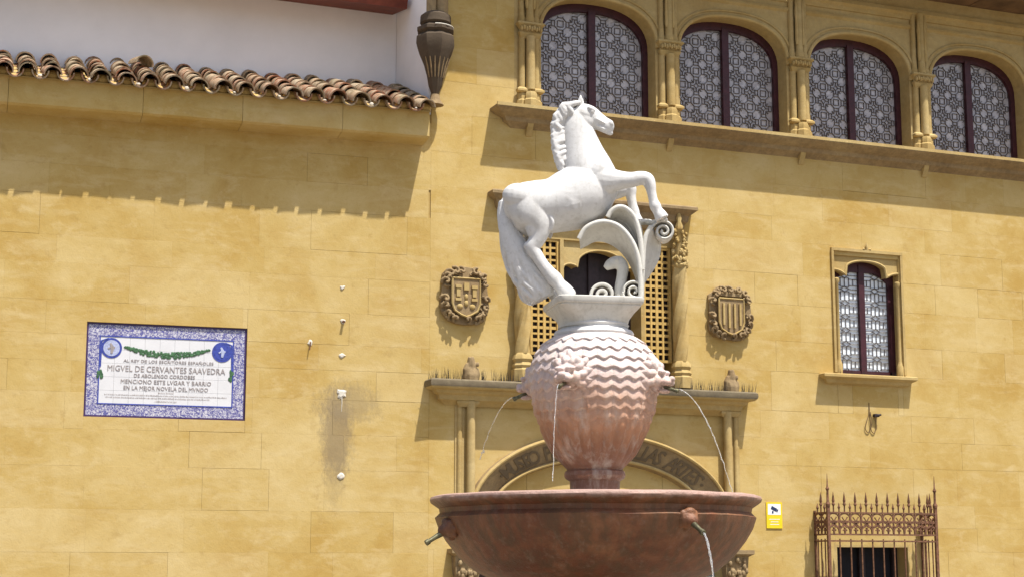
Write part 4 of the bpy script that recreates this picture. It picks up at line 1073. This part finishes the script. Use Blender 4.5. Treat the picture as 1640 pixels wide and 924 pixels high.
# muscles: hindquarter, loin, ribs, chest, forearm
for s in (-1,1):
    blob(hb, 150,470,s*66,66,52,40, 10); blob(hb, 205,585,s*62,34,62,30, -8); blob(hb, 345,492,s*58,80,66,50, -20)
    blob(hb, 262,470,s*64,50,36,36, 5); blob(hb, 496,392,s*30,34,44,34, 20); blob(hb, 415,330,s*40,46,76,27, 15); blob(hb, 520,410,s*62,40,24,24, -5)
    loft(hb, [(262,545,s*86,5,6),(275,575,s*84,9,8),(268,608,s*76,7,6)], 8); blob(hb, 392,225,s*33,22,70,15, 8)
# hind legs
for s, dx in ((-1,0),(1,-26)):
    v = s*58
    loft(hb, [(170+dx*.2,460,s*40,88,58),(195+dx*.4,520,s*52,84,54),(222+dx*.6,570,v,58,44),(226+dx*.8,610,v,40,35),(214+dx,645,v,31,29),(200+dx,672,v,28,26),(218+dx,705,v,24,22),(240+dx,740,v,23,21),(262+dx,768,v,25,22),(282+dx,792,v,29,25),(300+dx,815,v,26,23),(318+dx,836,v,30,28),(334+dx,856,v,31,30),(342+dx,868,v,26,28)], 40, 7)
    blob(hb, 180+dx,664,v,15,15,16)                                       # point of the hock
    blob(hb, 250+dx*.5,545,s*62,38,48,30, 12)                             # stifle
    blob(hb, 290+dx,802,v,15,15,23)
# forelegs: near one bent over the scroll, far one reaching down behind it
loft(hb, [(440,395,-45,72,44),(490,405,-58,56,40),(535,405,-62,38,34),(576,404,-64,31,28),(612,397,-64,28,26),(637,402,-64,27,25),(648,424,-64,23,22),(654,455,-64,18,18),(660,486,-64,18,17),(667,508,-64,22,20),(676,527,-64,20,18),(685,542,-64,24,23),(693,558,-64,27,26)], 18)
loft(hb, [(450,395,45,72,44),(500,410,56,54,38),(540,412,60,36,32),(566,402,62,30,27),(580,412,62,27,25),(584,440,62,20,19),(590,475,62,18,18),(595,500,62,21,19),(600,520,62,20,19),(606,542,62,26,25)], 18)
blob(hb, 642,391,-64,16,11,18, 30); blob(hb, 488,440,-36,32,40,30, -20); blob(hb, 488,440,36,32,40,30, -20)
blob(hb, 455,372,-60,40,60,30, 25); blob(hb, 455,372,60,40,60,30, 25)     # shoulders
blob(hb, 345,352,0,50,20,24, -28)          # withers, sheath
fuse('horse_body', hb, .0048, 5, 'white_marble', hs)
# mane
mn = MB(); q = random.Random(23)
crest = catmull([(372,84,0),(345,92,0),(322,125,0),(312,170,0),(312,215,0),(320,265,0),(332,310,0)], 8)
for i, (x, z, _) in enumerate(crest):
    for s in (-1,1):
        if s > 0 and i % 2: continue
        l = q.uniform(28,48); v0 = s*q.uniform(6,26)
        path = [(x+14,z-4,v0), (x-8+q.uniform(-6,6),z+2,v0*1.35), (x-26+q.uniform(-8,4),z+14+q.uniform(-6,6),v0*1.5), (x-22+q.uniform(-4,12),z+14+l*.55,v0*1.5), (x-30+q.uniform(-4,12),z+14+l,v0*1.2)]
        P = catmull([H(*p) for p in path], 4); m = len(P)
        mn.tube(P, [(.012+.010*math.sin(math.pi*min(1,k/m*1.15)))*(1 if k < m-2 else .5) for k in range(m)], 7)
for i in range(7):
    P = catmull([H(372+i*4,84,-10+i*3), H(392+i*4,92,-16+i*5), H(404+i*4,108,-20+i*6)], 4); mn.tube(P, [.011]*5+[.009,.007,.005,.003], 6)
mane = fuse('mane', mn, .0052, 1, 'white_marble', hs)
# tail
tl = MB(); q = random.Random(29)
core = [(114,450,0,16,14),(98,478,0,19,17),(95,540,0,22,24),(112,610,0,34,36),(150,700,0,52,44),(194,772,0,70,48),(224,828,0,66,46),(242,860,0,50,34)]
loft(tl, core, 16)
C2 = catmull(core, 6)
for s in range(30):
    o = -1+2*((s % 15)+.5)/15; side = -1 if s < 15 else 1; ph = q.uniform(0,6.3); pts = []; rad = []
    for i, p in enumerate(C2):
        if i < 6: continue
        a, b = C2[i-1], C2[min(i+1,len(C2)-1)]; t = Vector((b[0]-a[0], b[1]-a[1])).normalized(); nn = Vector((-t.y,t.x))
        oo = o*1.02+.13*math.sin(i*.42+ph); pts.append(H(p[0]+nn.x*p[3]*oo, p[1]+nn.y*p[3]*oo, side*p[4]*math.sqrt(max(0,1-oo*oo*.85))*.98)); rad.append(.010+.006*math.sin(math.pi*i/len(C2)))
    tl.tube(pts, rad, 6)
fuse('tail', tl, .0056, 1, 'white_marble', hs)
# scroll support
def ribbon(mb, path, w0, w1, th, sub=5, bulge=.0):
    P = catmull([(*p, 0) for p in path], sub); rs = []; m = len(P)
    for i, p in enumerate(P):
        a, b = P[max(i-1,0)], P[min(i+1,m-1)]; t = Vector((b[0]-a[0], b[1]-a[1])).normalized(); nn = Vector((-t.y, t.x)); w = w0+(w1-w0)*i/(m-1)
        ring = []
        for j in range(16):
            an = 2*math.pi*j/16; c, s = math.cos(an), math.sin(an)
            e = math.copysign(abs(c)**.5, c)*th; v = math.copysign(abs(s)**.5, s)*w
            e += bulge*(abs(v)/w)**2
            ring.append(H(p[0]+nn.x*e, p[1]+nn.y*e, v))
        rs.append(ring)
    return mb.rings(rs)
def spiral(cx, cz, r0, a0, turns, dr, n=34):
    return [(cx+r0*(1-.86*i/n)*math.cos(R(a0)+dr*2*math.pi*turns*i/n), cz+r0*(1-.86*i/n)*math.sin(R(a0)+dr*2*math.pi*turns*i/n)) for i in range(n+1)]
ss = MB()
ribbon(ss, [(618,872),(614,800),(616,720),(624,660),(640,612),(664,576)]+spiral(700,602,40,-110,1.9,1), 50, 46, 6, 3)
sup = ss.build('scroll_stem', 'grey_marble', hs, 50, label='carved scroll with volutes under the forelegs')
def leaf(A, B, va, vb, th, bulge, name='acanthus_leaf'):
    """curling leaf blade between an upper edge A (depth va) and a lower edge B (depth vb), with ribs"""
    mb = MB(); PA_ = catmull([(*p,0) for p in A], 6); PB_ = catmull([(*p,0) for p in B], 6); m, kk = len(PA_), 9; F, Bk = [], []
    for i in range(m):
        for k in range(kk):
            u = k/(kk-1); bl = bulge*math.sin(math.pi*u)*(1+.12*math.cos(i*1.1)); v = va+(vb-va)*u
            x, z = PA_[i][0]*(1-u)+PB_[i][0]*u, PA_[i][1]*(1-u)+PB_[i][1]*u
            w = 2.2*math.cos(k*1.9)
            F.append(H(x, z-bl*.35, v-th/2-bl*.5+w)); Bk.append(H(x+2, z-bl*.35-th*.8, v+th/2-bl*.5+w))
    n0 = len(F); fs = []
    for i in range(m-1):
        for k in range(kk-1):
            q_ = (i*kk+k, i*kk+k+1, (i+1)*kk+k+1, (i+1)*kk+k); fs += [q_, tuple(n0+j for j in reversed(q_))]
    edge = [k for k in range(kk)]+[i*kk+kk-1 for i in range(1,m)]+[(m-1)*kk+k for k in range(kk-2,-1,-1)]+[i*kk for i in range(m-2,0,-1)]
    fs += [(edge[j], n0+edge[j], n0+edge[(j+1)%len(edge)], edge[(j+1)%len(edge)]) for j in range(len(edge))]
    mb.add(F+Bk, fs)
    rim = [H(p[0], p[1], va-th/2) for p in PA_]; mb.tube(rim, .017, 8)
    return mb.build(name, 'grey_marble', hs, 60)
leaf([(376,640),(398,602),(434,580),(480,574),(528,592),(566,634),(592,690),(604,760),(608,868)], [(384,664),(408,650),(440,634),(480,636),(524,660),(558,700),(584,750),(598,800),(602,868)], -66, 34, 22, 14)
leaf([(486,552),(500,528),(526,512),(556,518),(586,552),(604,610),(612,680),(614,760)], [(488,572),(508,576),(534,578),(560,598),(582,632),(598,680),(606,730),(610,780)], -56, 44, 20, 16)
leaf([(652,586),(632,622),(622,670),(618,730),(614,800),(612,866)], [(696,642),(690,690),(672,732),(648,770),(626,806),(616,866)], -40, 40, 20, -10)
leaf([(492,562),(520,548),(552,556),(580,588),(600,640),(608,700),(610,780)], [(470,600),(500,606),(534,624),(566,660),(588,705),(600,750),(606,790)], 6, 30, 14, 8)
ribbon(MB_ := MB(), [(552,534),(585,544),(606,578),(614,640),(614,740)], 40, 44, 10, 5, 0); MB_.build('leaf_stem', 'grey_marble', hs, 50)
f = MB()
for i in range(9): blob(f, 612+i*11, 562-4*math.sin(i), -20+q.uniform(-30,30), 16, 12, 18)
fuse('carved_ruffle', f, .007, 1, 'grey_marble', hs)
ribbon(MB_ := MB(), [(424,872),(420,850)]+spiral(468,848,46,178,1.7,1), 34, 30, 7, 3); MB_.build('volute', 'grey_marble', hs, 50)
ribbon(MB_ := MB(), [(546,870),(540,850)]+spiral(583,840,40,170,1.8,1), 74, 70, 6, 3); MB_.build('volute', 'grey_marble', hs, 50)
f = MB(); loft(f, [(536,872,-10,26,26),(534,820,-10,22,22),(541,775,-10,21,21),(544,742,-10,24,23),(530,722,-10,27,23),(510,722,-10,24,21),(492,732,-10,20,18),(478,744,-10,11,11)], 14)
blob(f, 520,714,-33,7,6,6); blob(f, 538,704,-16,6,10,5); blob(f, 538,704,-2,6,10,5)
fuse('small_carved_head', f, .006, 2, 'grey_marble', hs)

# ------------------------------------------------------------------ water
WAT = 'water jets falling from the fountain'
def jet(label, p0, az, sp, fall, z_up=-.2, seed=1, r=.004, brk=0):
    q = random.Random(seed); pts = []; rad = []; K = 34
    dx, dy = math.sin(az), -math.cos(az); T_ = (z_up*sp+math.sqrt((z_up*sp)**2+2*9.81*fall))/9.81
    for i in range(K+1):
        t = T_*i/K; w = .004*i/K
        pts.append((p0[0]+dx*sp*t+q.uniform(-w,w), p0[1]+dy*sp*t+q.uniform(-w,w), p0[2]+z_up*sp*t-4.905*t*t)); rad.append(r*q.uniform(.55,1.25)*(1-.25*i/K))
    mb = MB().tube(pts, rad, 7)
    for i in range(brk):
        k = q.randrange(K//2, K); p = pts[k]; rr_ = q.uniform(.003,.007); mb.ell((p[0]+q.uniform(-.02,.02), p[1]+q.uniform(-.02,.02), p[2]+q.uniform(-.03,.03)), (rr_,rr_,rr_*1.6), 6, 5)
    o = mb.build('water_jet', 'water', None, 60); o.location = (FX,FYW,0); o.rotation_euler = (0,0,-YAW)
    return tag(o, label, 'water', WAT)
def lsp(a, ro, z): return (ro*math.sin(a), -ro*math.cos(a), z)
jet('water thread falling straight down the front of the urn', lsp(AZ[0],.605,2.775), AZ[0], .28, .62, -.3, 1, .0038, 0)
jet('water arc thrown from the right side of the urn to the basin', lsp(AZ[1],.605,2.775), AZ[1], 1.02, .70, -.32, 2, .0038, 1)
jet('water arc thrown from the left side of the urn', lsp(AZ[2],.605,2.775), AZ[2], .95, .42, -.35, 3, .0038, 2)
jet('broken water stream falling from the nozzle on the basin front', lsp(BAZ[0],1.20,1.825), BAZ[0], .42, 1.2, -.4, 4, .0075, 14)
